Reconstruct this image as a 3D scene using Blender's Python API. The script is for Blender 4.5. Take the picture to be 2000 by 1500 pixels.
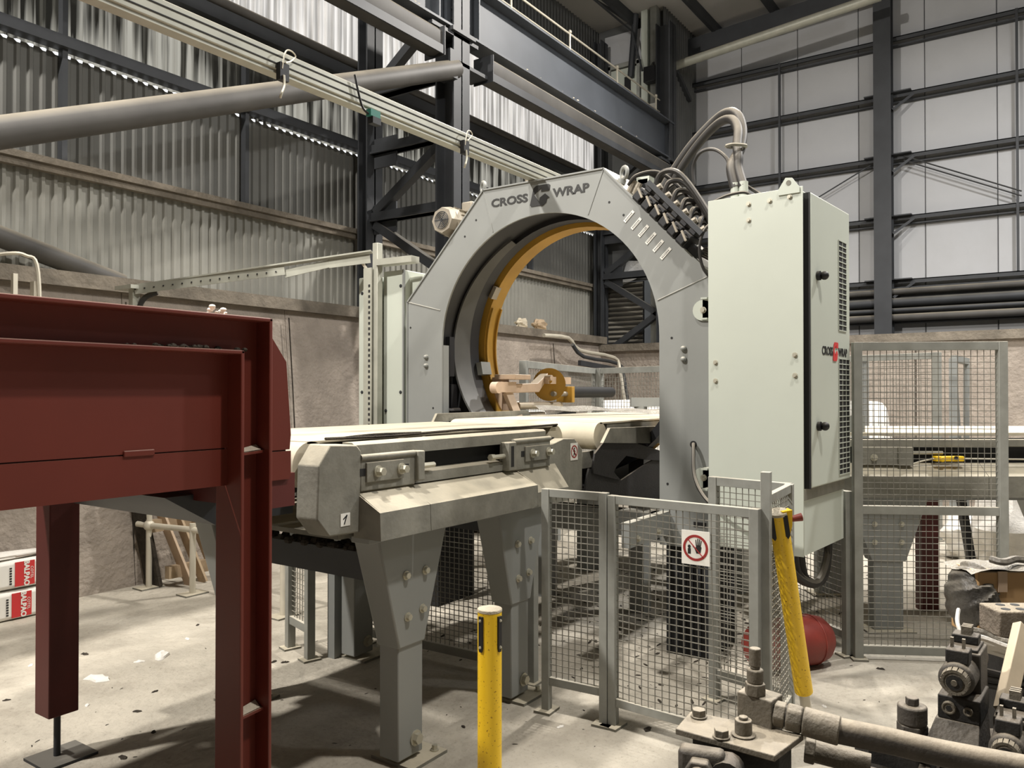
import bpy, bmesh, math, random
from mathutils import Vector as V, Matrix
random.seed(7)
PI = math.pi
S = bpy.context.scene
C = S.collection
for o in list(bpy.data.objects): bpy.data.objects.remove(o)

# ------------------------------------------------------------------ camera, world, lamps, exposure
FPX, EYE = 1544.0, 1.6
TH, PITCH = math.radians(34.5), math.atan(16/1544)
cam_d = bpy.data.cameras.new('camera'); cam = bpy.data.objects.new('camera', cam_d); C.objects.link(cam)
cam_d.sensor_width = 36; cam_d.lens = 36*FPX/2000; cam_d.clip_start = .05; cam_d.clip_end = 200
cam.location = (0, 0, EYE); cam.rotation_euler = (PI/2+PITCH, 0, TH-PI/2)
S.camera = cam
W = bpy.data.worlds.new('sky'); S.world = W; W.use_nodes = True
W.node_tree.nodes['Background'].inputs[0].default_value = (.95, .97, 1.0, 1)
W.node_tree.nodes['Background'].inputs[1].default_value = 1.5
S.view_settings.view_transform = 'Standard'; S.view_settings.look = 'None'
S.view_settings.exposure = 0.0; S.view_settings.gamma = 1.0
try: S.view_settings.use_curve_mapping = False
except Exception: pass
def lamp(name, loc, target, power, size, col):
    d = bpy.data.lights.new(name, 'AREA'); d.shape = 'DISK'; d.size = size; d.energy = power; d.color = col
    o = bpy.data.objects.new(name, d); C.objects.link(o); o.location = loc
    o.rotation_euler = (V(target)-V(loc)).to_track_quat('-Z', 'Y').to_euler()
    return o
WARM, COOL = (1, .95, .885), (1, .98, .96)
lamp('floodlight', (-1.6, 5.2, 7.2), (4.2, 2.4, 1.0), 720, .30, WARM)
lamp('floodlight', (9.6, 2.6, 7.7), (4.5, 2.6, 0.0), 560, .30, WARM)
lamp('floodlight', (2.2, 3.2, 7.9), (2.2, 3.2, 0.0), 360, .30, WARM)
lamp('floodlight', (8.8, -1.2, 7.0), (9.1, -1.0, 0.0), 560, .4, COOL)
lamp('floodlight', (2.6, -1.0, 7.6), (3.2, .6, 0.0), 330, .3, WARM)
d = bpy.data.lights.new('roof_fill_lamp', 'POINT'); d.energy = 190; d.shadow_soft_size = .25; d.color = (.94, .97, 1)  # unseen fill lamp added to brighten the roof
o = bpy.data.objects.new('roof_fill_lamp', d); C.objects.link(o); o.location = (6.0, -3.0, 6.6)

# ------------------------------------------------------------------ helpers
R_ = V((math.sin(TH), -math.cos(TH), 0)); H_ = V((math.cos(TH), math.sin(TH), 0))
F_ = H_*math.cos(PITCH)+V((0, 0, math.sin(PITCH))); U_ = -H_*math.sin(PITCH)+V((0, 0, math.cos(PITCH)))
def at(u, v, X=None, Y=None, Z=None, D=None):
    """where the sight line through photo point (u,v) meets a real plane of the hall"""
    d = F_+R_*((u-1000)/FPX)+U_*((750-v)/FPX)
    t = X/d.x if X is not None else Y/d.y if Y is not None else (Z-EYE)/d.z if Z is not None else D
    return V((d.x*t, d.y*t, EYE+d.z*t))
def lin(c): return tuple(((x/255+.055)/1.055)**2.4 if x > 10 else x/255/12.92 for x in c)+(1,)

def mat(name, col, rough=.6, metal=0., var=.18, scale=6., dust=0., dcol=(196, 188, 168), bump=.0, grime=0., gcol=(60, 56, 48), spec=.4, d0=.15):
    m = bpy.data.materials.new(name); m.use_nodes = True
    n = m.node_tree.nodes; L = m.node_tree.links
    b = n['Principled BSDF']; b.inputs['Roughness'].default_value = rough; b.inputs['Metallic'].default_value = metal
    b.inputs['Specular IOR Level'].default_value = spec
    tc = n.new('ShaderNodeTexCoord'); geo = n.new('ShaderNodeNewGeometry')
    nz = n.new('ShaderNodeTexNoise'); nz.inputs['Scale'].default_value = scale; nz.inputs['Detail'].default_value = 6
    L.new(tc.outputs['Object'], nz.inputs['Vector'])
    c = lin(col)
    r = n.new('ShaderNodeValToRGB'); r.color_ramp.elements[0].position = .3; r.color_ramp.elements[1].position = .7
    r.color_ramp.elements[0].color = tuple(x*(1-var) for x in c[:3])+(1,)
    r.color_ramp.elements[1].color = tuple(min(1, x*(1+var*.7)) for x in c[:3])+(1,)
    L.new(nz.outputs['Fac'], r.inputs['Fac'])
    out = r.outputs['Color']
    def mix(fac, colr, prev):
        x = n.new('ShaderNodeMix'); x.data_type = 'RGBA'
        L.new(fac, x.inputs['Factor']); L.new(prev, x.inputs['A']); x.inputs['B'].default_value = lin(colr)
        return x.outputs['Result']
    if grime:
        n2 = n.new('ShaderNodeTexNoise'); n2.inputs['Scale'].default_value = scale*.45; n2.inputs['Detail'].default_value = 9; n2.inputs['Roughness'].default_value = .7
        L.new(tc.outputs['Object'], n2.inputs['Vector'])
        mr = n.new('ShaderNodeMapRange'); mr.inputs[1].default_value = .48; mr.inputs[2].default_value = .72; mr.inputs[4].default_value = grime
        L.new(n2.outputs['Fac'], mr.inputs[0]); out = mix(mr.outputs[0], gcol, out)
    if dust:
        sp = n.new('ShaderNodeSeparateXYZ'); L.new(geo.outputs['Normal'], sp.inputs[0])
        mr = n.new('ShaderNodeMapRange'); mr.inputs[1].default_value = d0; mr.inputs[2].default_value = min(1, d0+.6); mr.inputs[4].default_value = dust
        L.new(sp.outputs['Z'], mr.inputs[0])
        mm = n.new('ShaderNodeMath'); mm.operation = 'MULTIPLY'
        m3 = n.new('ShaderNodeMapRange'); m3.inputs[1].default_value = .25; m3.inputs[2].default_value = .6; m3.inputs[3].default_value = .6
        L.new(nz.outputs['Fac'], m3.inputs[0]); L.new(mr.outputs[0], mm.inputs[0]); L.new(m3.outputs[0], mm.inputs[1])
        out = mix(mm.outputs[0], dcol, out)
    L.new(out, b.inputs['Base Color'])
    if bump:
        n4 = n.new('ShaderNodeTexNoise'); n4.inputs['Scale'].default_value = scale*5; n4.inputs['Detail'].default_value = 8
        L.new(tc.outputs['Object'], n4.inputs['Vector'])
        bp = n.new('ShaderNodeBump'); bp.inputs['Strength'].default_value = bump; bp.inputs['Distance'].default_value = .02
        L.new(n4.outputs['Fac'], bp.inputs['Height']); L.new(bp.outputs[0], b.inputs['Normal'])
    return m

def mat_translucent(name, col, dirt_shade, scale, ztop=None):
    """daylight sheet: light comes through, grimy streaks paint in rib shading, ztop paints an outside shadow along the top"""
    m = bpy.data.materials.new(name); m.use_nodes = True; n = m.node_tree.nodes; L = m.node_tree.links
    n.remove(n['Principled BSDF']); o = n['Material Output']
    tc = n.new('ShaderNodeNewGeometry'); mp = n.new('ShaderNodeMapping'); mp.inputs['Scale'].default_value = (16, 1, .5)
    L.new(tc.outputs['Position'], mp.inputs[0])
    nz = n.new('ShaderNodeTexNoise'); nz.inputs['Scale'].default_value = 1.0; nz.inputs['Detail'].default_value = 3; L.new(mp.outputs[0], nz.inputs['Vector'])
    f = nz.outputs['Fac']
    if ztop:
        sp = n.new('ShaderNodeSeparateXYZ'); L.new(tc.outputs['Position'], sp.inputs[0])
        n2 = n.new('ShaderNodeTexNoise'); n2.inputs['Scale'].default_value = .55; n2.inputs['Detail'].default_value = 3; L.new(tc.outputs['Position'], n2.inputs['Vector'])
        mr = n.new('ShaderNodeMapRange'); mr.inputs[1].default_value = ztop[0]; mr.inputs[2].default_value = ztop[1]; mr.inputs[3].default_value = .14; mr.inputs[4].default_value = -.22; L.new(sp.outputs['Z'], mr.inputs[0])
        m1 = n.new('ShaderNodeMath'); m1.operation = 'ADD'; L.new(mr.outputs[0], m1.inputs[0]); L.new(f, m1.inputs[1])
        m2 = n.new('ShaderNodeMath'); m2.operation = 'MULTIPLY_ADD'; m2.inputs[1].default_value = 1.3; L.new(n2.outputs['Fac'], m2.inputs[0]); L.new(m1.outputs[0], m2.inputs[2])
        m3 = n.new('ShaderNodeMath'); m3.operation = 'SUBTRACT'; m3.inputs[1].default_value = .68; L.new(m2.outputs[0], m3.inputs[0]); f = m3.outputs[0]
    r = n.new('ShaderNodeValToRGB'); r.color_ramp.elements[0].position = .38; r.color_ramp.elements[1].position = .58
    c = lin(col); r.color_ramp.elements[0].color = tuple(x*(1-dirt_shade) for x in c[:3])+(1,); r.color_ramp.elements[1].color = c
    L.new(f, r.inputs[0])
    t = n.new('ShaderNodeBsdfTranslucent'); d = n.new('ShaderNodeBsdfDiffuse'); d.inputs[0].default_value = lin((104, 104, 98))
    L.new(r.outputs[0], t.inputs[0]); a = n.new('ShaderNodeMixShader'); a.inputs[0].default_value = .3
    L.new(t.outputs[0], a.inputs[1]); L.new(d.outputs[0], a.inputs[2]); L.new(a.outputs[0], o.inputs[0])
    return m

class MB:
    def __init__(s): s.v = []; s.f = []
    def add(s, vs, fs):
        k = len(s.v); s.v += [V(p) for p in vs]; s.f += [tuple(i+k for i in f) for f in fs]; return s
    def box(s, x0, x1, y0, y1, z0, z1):
        if x0 > x1: x0, x1 = x1, x0
        if y0 > y1: y0, y1 = y1, y0
        if z0 > z1: z0, z1 = z1, z0
        return s.add([(x, y, z) for z in (z0, z1) for y in (y0, y1) for x in (x0, x1)],
                     [(0, 2, 3, 1), (4, 5, 7, 6), (0, 1, 5, 4), (2, 6, 7, 3), (0, 4, 6, 2), (1, 3, 7, 5)])
    def bar(s, p0, p1, w, h, up=(0, 0, 1)):
        p0, p1 = V(p0), V(p1); d = (p1-p0).normalized(); u = V(up)
        if abs(d.dot(u)) > .98: u = V((1, 0, 0))
        a = d.cross(u).normalized()*w/2; b = a.cross(d).normalized()*h/2
        return s.add([p0-a-b, p0+a-b, p0+a+b, p0-a+b, p1-a-b, p1+a-b, p1+a+b, p1-a+b],
                     [(0, 3, 2, 1), (4, 5, 6, 7), (0, 1, 5, 4), (1, 2, 6, 5), (2, 3, 7, 6), (3, 0, 4, 7)][::1])
    def cyl(s, p0, p1, r, n=14, r2=None, caps=True):
        p0, p1 = V(p0), V(p1); d = (p1-p0).normalized(); u = V((0, 0, 1)) if abs(d.z) < .9 else V((1, 0, 0))
        a = d.cross(u).normalized(); b = d.cross(a); r2 = r if r2 is None else r2
        vs = []; 
        for i in range(n):
            t = 2*PI*i/n; w = a*math.cos(t)+b*math.sin(t); vs += [p0+w*r, p1+w*r2]
        fs = [(2*i, 2*i+1, (2*i+3) % (2*n), (2*i+2) % (2*n)) for i in range(n)]
        if caps: fs += [tuple(2*i for i in range(n)), tuple(2*i+1 for i in range(n-1, -1, -1))]
        return s.add(vs, fs)
    def tube(s, pts, r, n=8, sub=6, closed=False):
        pts = [V(p) for p in pts]
        if sub > 1 and len(pts) > 2:
            q = []
            for i in range(len(pts)-1):
                a = pts[max(i-1, 0)]; b = pts[i]; c = pts[i+1]; d = pts[min(i+2, len(pts)-1)]
                for k in range(sub):
                    t = k/sub; q.append(.5*((2*b)+(c-a)*t+(2*a-5*b+4*c-d)*t*t+(3*b-a-3*c+d)*t**3))
            q.append(pts[-1]); pts = q
        vs = []; m = len(pts); pa = None
        for i, p in enumerate(pts):
            d = (pts[min(i+1, m-1)]-pts[max(i-1, 0)]).normalized()
            if pa is None:
                u = V((0, 0, 1)) if abs(d.z) < .9 else V((1, 0, 0)); a = d.cross(u).normalized()
            else: a = (pa-d*pa.dot(d)).normalized()
            pa = a; b = d.cross(a); rr = r(i/(m-1)) if callable(r) else r
            vs += [p+(a*math.cos(2*PI*k/n)+b*math.sin(2*PI*k/n))*rr for k in range(n)]
        fs = [(i*n+k, i*n+(k+1) % n, (i+1)*n+(k+1) % n, (i+1)*n+k) for i in range(m-1) for k in range(n)]
        fs += [tuple(range(n-1, -1, -1)), tuple((m-1)*n+k for k in range(n))]
        return s.add(vs, fs)
    def prism(s, poly, axis, a, b):
        def P(p, t): return (t, p[0], p[1]) if axis == 'x' else (p[0], t, p[1]) if axis == 'y' else (p[0], p[1], t)
        n = len(poly)
        return s.add([P(p, a) for p in poly]+[P(p, b) for p in poly],
                     [tuple(range(n)), tuple(range(2*n-1, n-1, -1))]+[(i, i+n, (i+1) % n+n, (i+1) % n) for i in range(n)])
    def loft(s, A, B):
        """solid between two polygons with the same number of points"""
        n = len(A)
        return s.add(list(A)+list(B), [tuple(range(n)), tuple(range(2*n-1, n-1, -1))]+[(i, i+n, (i+1) % n+n, (i+1) % n) for i in range(n)])
    def ring(s, yc, zc, r0, r1, x0, x1, a0=0, a1=2*PI, n=64):
        """annular band about an axis along x"""
        full = abs(a1-a0-2*PI) < 1e-4; m = n if full else n+1; vs = []
        for i in range(m):
            t = a0+(a1-a0)*i/n
            for x, r in ((x0, r0), (x0, r1), (x1, r1), (x1, r0)): vs.append((x, yc+r*math.cos(t), zc+r*math.sin(t)))
        fs = []
        for i in range(n):
            j = (i+1) % m
            for k in range(4): fs.append((4*i+k, 4*i+(k+1) % 4, 4*j+(k+1) % 4, 4*j+k))
        if not full: fs += [(0, 3, 2, 1), tuple(4*(m-1)+k for k in range(4))]
        return s.add(vs, fs)
    def bolt(s, p, d, r=.012, h=.012, washer=True):
        p, d = V(p), V(d).normalized()
        if washer: s.cyl(p, p+d*h*.3, r*1.45, 10); p = p+d*h*.3
        return s.cyl(p, p+d*h, r, 6)
    def ball(s, c, r, n=10, m=6, sz=1):
        c = V(c); vs = [c+V((0, 0, r*sz))]; 
        for j in range(1, m):
            t = PI*j/m; vs += [c+V((r*math.sin(t)*math.cos(2*PI*i/n), r*math.sin(t)*math.sin(2*PI*i/n), r*sz*math.cos(t))) for i in range(n)]
        vs.append(c-V((0, 0, r*sz))); fs = [(0, 1+i, 1+(i+1) % n) for i in range(n)]
        for j in range(m-2):
            k = 1+j*n; fs += [(k+i, k+n+i, k+n+(i+1) % n, k+(i+1) % n) for i in range(n)]
        k = 1+(m-2)*n; fs += [(k+i, len(vs)-1, k+(i+1) % n) for i in range(n)]
        return s.add(vs, fs)
    def torus(s, c, R, r, ax=(0, 0, 1), n=20, m=8):
        c, ax = V(c), V(ax).normalized(); u = V((0, 0, 1)) if abs(ax.z) < .9 else V((1, 0, 0)); a = ax.cross(u).normalized(); b = ax.cross(a); vs = []
        for i in range(n):
            w = a*math.cos(2*PI*i/n)+b*math.sin(2*PI*i/n)
            vs += [c+w*(R+r*math.cos(2*PI*k/m))+ax*r*math.sin(2*PI*k/m) for k in range(m)]
        return s.add(vs, [(i*m+k, ((i+1) % n)*m+k, ((i+1) % n)*m+(k+1) % m, i*m+(k+1) % m) for i in range(n) for k in range(m)])

MW = {}
def thing(name, label, cat, loc=(0, 0, 0), rz=0, group=None, kind=None):
    o = bpy.data.objects.new(name, None); C.objects.link(o); o.location = loc; o.rotation_euler = (0, 0, rz); o.empty_display_size = .1
    if label: o['label'] = label
    if cat: o['category'] = cat
    if group: o['group'] = group
    if kind: o['kind'] = kind
    MW[o.name] = Matrix.Translation(V(loc)) @ Matrix.Rotation(rz, 4, 'Z')
    return o
def finish(me, ang=.7):
    bm = bmesh.new(); bm.from_mesh(me); bmesh.ops.recalc_face_normals(bm, faces=bm.faces); bm.to_mesh(me); bm.free()
    me.polygons.foreach_set('use_smooth', [True]*len(me.polygons)); me.set_sharp_from_angle(angle=ang)
def part(name, mb, m, parent=None, label=None, kind=None, bevel=0, local=False, ang=.7):
    Mx = MW[parent.name] if parent is not None else Matrix()
    inv = Mx.inverted()
    me = bpy.data.meshes.new(name); me.from_pydata([tuple(p) for p in mb.v] if local else [tuple(inv @ p) for p in mb.v], [], mb.f); me.update(); finish(me, ang)
    me.materials.append(m)
    o = bpy.data.objects.new(name, me); C.objects.link(o); o.parent = parent; MW[o.name] = Mx
    if label: o['label'] = label
    if kind: o['kind'] = kind
    if bevel:
        b = o.modifiers.new('bevel', 'BEVEL'); b.width = bevel; b.segments = 2; b.limit_method = 'ANGLE'; b.angle_limit = .6
    return o
def single(name, mb, m, label, cat, group=None, base=None, bevel=0, kind=None, ang=.7):
    """a thing that is one mesh, its origin at its base"""
    if base is None:
        xs = [p.x for p in mb.v]; ys = [p.y for p in mb.v]; zs = [p.z for p in mb.v]; base = V(((min(xs)+max(xs))/2, (min(ys)+max(ys))/2, min(zs)))
    mb2 = MB(); mb2.v = [p-V(base) for p in mb.v]; mb2.f = mb.f
    o = part(name, mb2, m, None, bevel=bevel, ang=ang); o.location = base; MW[o.name] = Matrix.Translation(V(base))
    if label: o['label'] = label
    if cat: o['category'] = cat
    if group: o['group'] = group
    if kind: o['kind'] = kind
    return o
def dup(root, loc, rz=0, label=None, scale=None):
    r = root.copy(); C.objects.link(r); r.location = loc; r.rotation_euler = (0, 0, rz)
    if label: r['label'] = label
    if scale: r.scale = scale
    for ch in root.children:
        c = ch.copy(); C.objects.link(c); c.parent = r
        for g in ch.children:
            d = g.copy(); C.objects.link(d); d.parent = c
    MW[r.name] = Matrix.Translation(V(loc)) @ Matrix.Rotation(rz, 4, 'Z')
    return r
def inst(src, name, parent, loc=(0, 0, 0), rot=(0, 0, 0)):
    """a further piece sharing src's mesh, placed in its parent's frame"""
    o = bpy.data.objects.new(name, src.data); C.objects.link(o); o.parent = parent; o.location = loc; o.rotation_euler = rot
    for md in src.modifiers:
        b = o.modifiers.new(md.name, md.type); b.width = md.width; b.segments = md.segments; b.limit_method = md.limit_method; b.angle_limit = md.angle_limit
    MW[o.name] = MW[parent.name]
    return o
def text_mb(body, size, origin, right, up, depth=.002, spacing=1.0, bold=.0):
    cu = bpy.data.curves.new('t', 'FONT'); cu.body = body; cu.size = size; cu.space_character = spacing; cu.extrude = depth/2; cu.offset = bold
    cu.align_x = 'CENTER'; cu.align_y = 'CENTER'; cu.resolution_u = 3
    o = bpy.data.objects.new('t', cu); C.objects.link(o); me = bpy.data.meshes.new_from_object(o)
    right, up = V(right).normalized(), V(up).normalized(); nn = right.cross(up); mb = MB()
    mb.add([V(origin)+right*v.co.x+up*v.co.y+nn*v.co.z for v in me.vertices], [tuple(p.vertices) for p in me.polygons])
    bpy.data.objects.remove(o); bpy.data.curves.remove(cu); bpy.data.meshes.remove(me)
    return mb
def flat(mb, poly, origin, right, up, depth=.002):
    right, up = V(right).normalized(), V(up).normalized(); nn = right.cross(up)
    A = [V(origin)+right*x+up*y for x, y in poly]; B = [p+nn*depth for p in A]
    return mb.loft(A, B)
def disc(mb, c, r0, r1, right, up, depth=.002, n=28, a0=0, a1=2*PI):
    """flat annulus (r0=0 gives a disc)"""
    if r0 <= 0: return flat(mb, [(c[0]+r1*math.cos(2*PI*i/n), c[1]+r1*math.sin(2*PI*i/n)) for i in range(n)], *ORI, depth)

# ------------------------------------------------------------------ materials
m_floor = mat('dusty_concrete', (182, 175, 161), .9, var=.14, scale=3.2, bump=.9, grime=.6, gcol=(122, 114, 101), spec=.2)
nt = m_floor.node_tree; pb_ = nt.nodes['Principled BSDF']; lk = pb_.inputs['Base Color'].links[0]; src_ = lk.from_socket
tx = nt.nodes.new('ShaderNodeTexNoise'); tx.inputs['Scale'].default_value = 46; tx.inputs['Detail'].default_value = 5; tx.inputs['Roughness'].default_value = .75
tcx = nt.nodes.new('ShaderNodeTexCoord'); nt.links.new(tcx.outputs['Object'], tx.inputs['Vector'])
mr_ = nt.nodes.new('ShaderNodeMapRange'); mr_.inputs[1].default_value = .55; mr_.inputs[2].default_value = .75; mr_.inputs[4].default_value = .55; nt.links.new(tx.outputs['Fac'], mr_.inputs[0])
mx_ = nt.nodes.new('ShaderNodeMix'); mx_.data_type = 'RGBA'; mx_.inputs['B'].default_value = lin((112, 104, 92)); nt.links.new(mr_.outputs[0], mx_.inputs['Factor']); nt.links.new(src_, mx_.inputs['A']); nt.links.new(mx_.outputs['Result'], pb_.inputs['Base Color'])
m_conc = mat('stained_concrete', (156, 146, 135), .92, var=.16, scale=4.2, bump=.9, grime=.4, gcol=(110, 101, 92), dust=.7, spec=.15)
m_cap = mat('dusty_capping', (118, 110, 98), .9, var=.3, scale=5, bump=.6, grime=.5, dust=1, dcol=(214, 206, 188))
m_clad = mat('grey_cladding', (140, 139, 131), .65, var=.12, scale=1.4, grime=.35, gcol=(94, 92, 86))
m_clad2 = mat('dull_cladding', (102, 102, 98), .7, var=.14, scale=1.2, grime=.35, gcol=(74, 73, 70))
m_cladd = mat('dark_cladding', (92, 93, 92), .7, var=.15, scale=1.4, grime=.3)
m_trans = mat_translucent('daylight_sheet', (252, 246, 238), .6, 1.1)
m_trans2 = mat_translucent('dirty_shade_painted_sheet', (176, 172, 160), .97, .8, (4.5, 5.4))  # dirty sheet with outside shadow painted darker towards its top
m_panel = mat('white_insulated_panel', (178, 179, 181), .55, var=.06, scale=.8, grime=.3, gcol=(150, 148, 144))
m_roof = mat('roof_panel', (170, 168, 164), .7, var=.1, scale=.7, grime=.25, gcol=(120, 118, 114))
m_steel = mat('dark_grey_steel', (54, 56, 59), .55, var=.2, scale=3, dust=.7, dcol=(130, 126, 116), grime=.3, gcol=(34, 35, 36), d0=.35)
m_girder = mat('blue_grey_girder', (72, 76, 82), .55, var=.14, scale=2, dust=.8, dcol=(140, 138, 130))
m_tube = mat('dusty_tube', (72, 70, 67), .6, var=.25, scale=3, dust=.8, dcol=(150, 142, 126), d0=.35)
m_alu = mat('grey_trunking', (170, 170, 158), .45, metal=.2, var=.12, scale=9, dust=.6)
m_grey = mat('machine_grey_paint', (136, 138, 135), .5, var=.06, scale=2.5, dust=.75, dcol=(196, 190, 174), grime=.12, gcol=(98, 97, 92))
m_dusty = mat('dusty_grey_paint', (128, 126, 116), .75, var=.2, scale=9, dust=.95, dcol=(190, 181, 160), grime=.6, gcol=(92, 89, 79), bump=.15)
m_dark = mat('added_black_backing', (26, 26, 27), .7, var=.3, scale=5)
m_barrel = mat('dark_inner_barrel', (30, 30, 31), .45, var=.15, scale=2)
m_guard = mat('grey_ring_guard', (82, 81, 78), .5, var=.2, scale=3)
m_yellow = mat('yellow_ring_paint', (168, 128, 46), .55, var=.14, scale=5, dust=.5, dcol=(170, 146, 100), grime=.4, gcol=(124, 96, 48))
m_yel2 = mat('bright_yellow_paint', (236, 192, 28), .45, var=.06, scale=4, grime=.0)
m_cab = mat('pale_green_enclosure', (186, 191, 180), .45, var=.04, scale=1.5, dust=.4, grime=.14, gcol=(156, 158, 146))
m_red = mat('red_oxide_paint', (100, 40, 29), .5, var=.14, scale=2.2, dust=.85, dcol=(156, 130, 112), grime=.25, gcol=(72, 31, 24), d0=.4)
m_reddk = mat('added_slot_backing_red', (88, 36, 32), .55, var=.15, scale=4)
m_belt = mat('cream_conveyor_belt', (196, 187, 166), .65, var=.14, scale=6, dust=.5, dcol=(206, 197, 176), grime=.35, gcol=(140, 130, 110))
m_rail = mat('grey_fence_paint', (140, 141, 135), .55, var=.15, scale=9, dust=.8, dcol=(206, 198, 180), grime=.3, gcol=(96, 92, 84))
m_wire = mat('fence_wire', (122, 120, 112), .6, var=.2, scale=20, dust=.4)
m_zinc = mat('zinc_bolt', (188, 184, 168), .4, metal=.5, var=.1)
m_galv = mat('galvanised_pipe', (200, 194, 178), .5, metal=.2, var=.1, dust=.5)
m_black = mat('black_plastic', (28, 28, 30), .5, var=.2, dust=.35, dcol=(120, 112, 100))
m_hose = mat('grey_brown_hose', (60, 56, 51), .65, var=.25, scale=20, dust=.9, dcol=(172, 160, 140), bump=.15, d0=.3)
m_rubber = mat('black_rubber_hose', (48, 46, 44), .55, var=.2, dust=.8, dcol=(160, 152, 138))
m_hyd = mat('dusty_hydraulic_steel', (74, 70, 65), .6, var=.25, scale=25, dust=.8, dcol=(140, 130, 114), grime=.4, gcol=(44, 41, 38), bump=.2, d0=.4)
m_hydd = mat('dusty_black_steel', (34, 33, 32), .6, var=.3, scale=25, dust=.7, dcol=(122, 112, 98), bump=.2, d0=.4)
m_fit = mat('dusty_pipe_fitting', (100, 94, 83), .6, var=.22, scale=25, dust=.75, dcol=(172, 161, 142), bump=.25, grime=.3, gcol=(70, 64, 56), d0=.4)
m_wood = mat('pale_timber', (206, 190, 164), .75, var=.15, scale=14, grime=.2, gcol=(160, 140, 112))
m_wood2 = mat('weathered_timber', (170, 150, 124), .8, var=.2, scale=14)
m_card = mat('brown_cardboard', (176, 142, 100), .8, var=.06, scale=8, dust=.7, dcol=(206, 194, 170))
m_film = mat('dusty_plastic_film', (118, 114, 106), .35, var=.35, scale=14, bump=.5, dust=.5, dcol=(176, 168, 152))
m_filmdk = mat('black_plastic_film', (74, 71, 66), .4, var=.6, scale=12, bump=.3, dust=.6, dcol=(158, 150, 136), d0=.2)
m_bag = mat('white_woven_bag', (226, 222, 214), .7, var=.06, scale=12, bump=.2)
m_white = mat('white_print', (232, 230, 222), .6, var=.05, scale=8, grime=.15, gcol=(190, 184, 170))
m_ink = mat('black_print', (34, 34, 34), .6, var=.05)
m_inkg = mat('dark_grey_lettering', (48, 48, 47), .6, var=.05)
m_redp = mat('red_print', (196, 54, 54), .6, var=.06)
m_redsign = mat('dark_red_sign_print', (150, 46, 44), .6, var=.1, scale=14)
m_brick = mat('dusty_brick', (126, 116, 104), .9, var=.2, scale=18, bump=.6, dust=.8, dcol=(178, 166, 146))
m_redcyl = mat('scuffed_red_cylinder', (128, 52, 44), .5, var=.25, scale=7, grime=.4, gcol=(92, 60, 50))
m_debris = mat('dark_debris', (58, 52, 44), .95, var=.5, scale=20, bump=.5)
m_dustp = mat('pale_dust', (190, 180, 160), .95, var=.2, scale=14, bump=.5)
m_steelp = mat('bare_steel', (150, 142, 128), .5, metal=.3, var=.15, dust=.5)
m_beige = mat('dusty_beige_steel', (186, 162, 138), .6, var=.12, scale=8, dust=.6, grime=.2, gcol=(140, 112, 84))
m_rolls = mat('steel_roller', (196, 184, 164), .35, metal=.3, var=.08)
m_green = mat('green_sensor', (38, 110, 96), .5, var=.1)
m_shut = mat('weathered_shutter', (92, 90, 86), .5, var=.35, scale=2.5, dust=.4)
m_clear = mat('pale_plastic_sheet', (214, 214, 212), .35, var=.1, bump=.4, scale=5)
m_yel_spk = mat('speckled_yellow_paint', (232, 190, 32), .45, var=.05, scale=110)
n = m_yel_spk.node_tree.nodes
r = [x for x in n if x.type == 'VALTORGB'][0]; r.color_ramp.elements[0].position = .30; r.color_ramp.elements[1].position = .37
r.color_ramp.elements[0].color = lin((150, 104, 16)); nz = [x for x in n if x.type == 'TEX_NOISE'][0]; nz.inputs['Detail'].default_value = 3

NX, PX, NY, PY, PZ = V((-1, 0, 0)), V((1, 0, 0)), V((0, -1, 0)), V((0, 1, 0)), V((0, 0, 1))

# ------------------------------------------------------------------ the setting
XF, YR = -9.0, -9.0                                              # far ends of the hall behind and to the right of the photographer
fl = single('floor', MB().box(XF-.3, 15, YR-.3, 7.4, -.2, 0), m_floor, None, None, base=(0, 0, 0), kind='structure')
RZ = lambda y: 8.22+.06*(5.6-y)                                  # underside of the mono-pitch roof
# left wall: trapezoidal cladding in tiers between rails
wl = thing('wall_left', None, None, (0, 6.96, 0), kind='structure')
def sheet(w, z0, z1, notch=0, pitch=.1, dep=.020):
    mb = MB(); n_ = int(round(w/pitch)); pts = []
    for i in range(n_):
        x = i*pitch
        pts += [(x, 0, 0), (x+.46*pitch, 0, 0), (x+.60*pitch, -dep, 1), (x+.86*pitch, -dep, 1)]
    pts.append((w, 0, 0))
    mb.add([(x, y, z0) for x, y, c in pts]+[(x, y, z1-notch*c) for x, y, c in pts], [(i, i+1, len(pts)+i+1, len(pts)+i) for i in range(len(pts)-1)])
    return mb
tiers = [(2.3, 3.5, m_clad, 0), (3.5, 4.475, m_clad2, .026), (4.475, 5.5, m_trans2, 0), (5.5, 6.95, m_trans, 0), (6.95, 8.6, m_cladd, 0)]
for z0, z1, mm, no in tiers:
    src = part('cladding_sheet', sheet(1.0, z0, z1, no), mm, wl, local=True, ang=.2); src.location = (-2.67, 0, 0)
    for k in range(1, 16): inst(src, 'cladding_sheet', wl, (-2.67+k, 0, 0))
mb = MB(); g = sheet(1.0, 6.18, 6.24); src = part('lap_strip', g, m_cladd, wl, local=True, ang=.2); src.location = (-2.67, -.012, 0)
for k in range(1, 16): inst(src, 'lap_strip', wl, (-2.67+k, -.012, 0))
part('lower_rail', MB().box(-3, 13.3, 6.84, 6.93, 3.49, 3.545).box(-3, 13.3, 6.87, 6.93, 3.43, 3.49), m_cap, wl)
part('upper_rail', MB().box(-3, 13.3, 6.80, 6.93, 4.49, 4.585), m_steel, wl)
for x in (-.3, 1.5, 3.33, 5.15, 8.75, 10.55):
    part('sag_post', MB().box(x-.022, x+.022, 6.85, 6.925, 3.55, 5.45), m_steel, wl)
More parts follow.
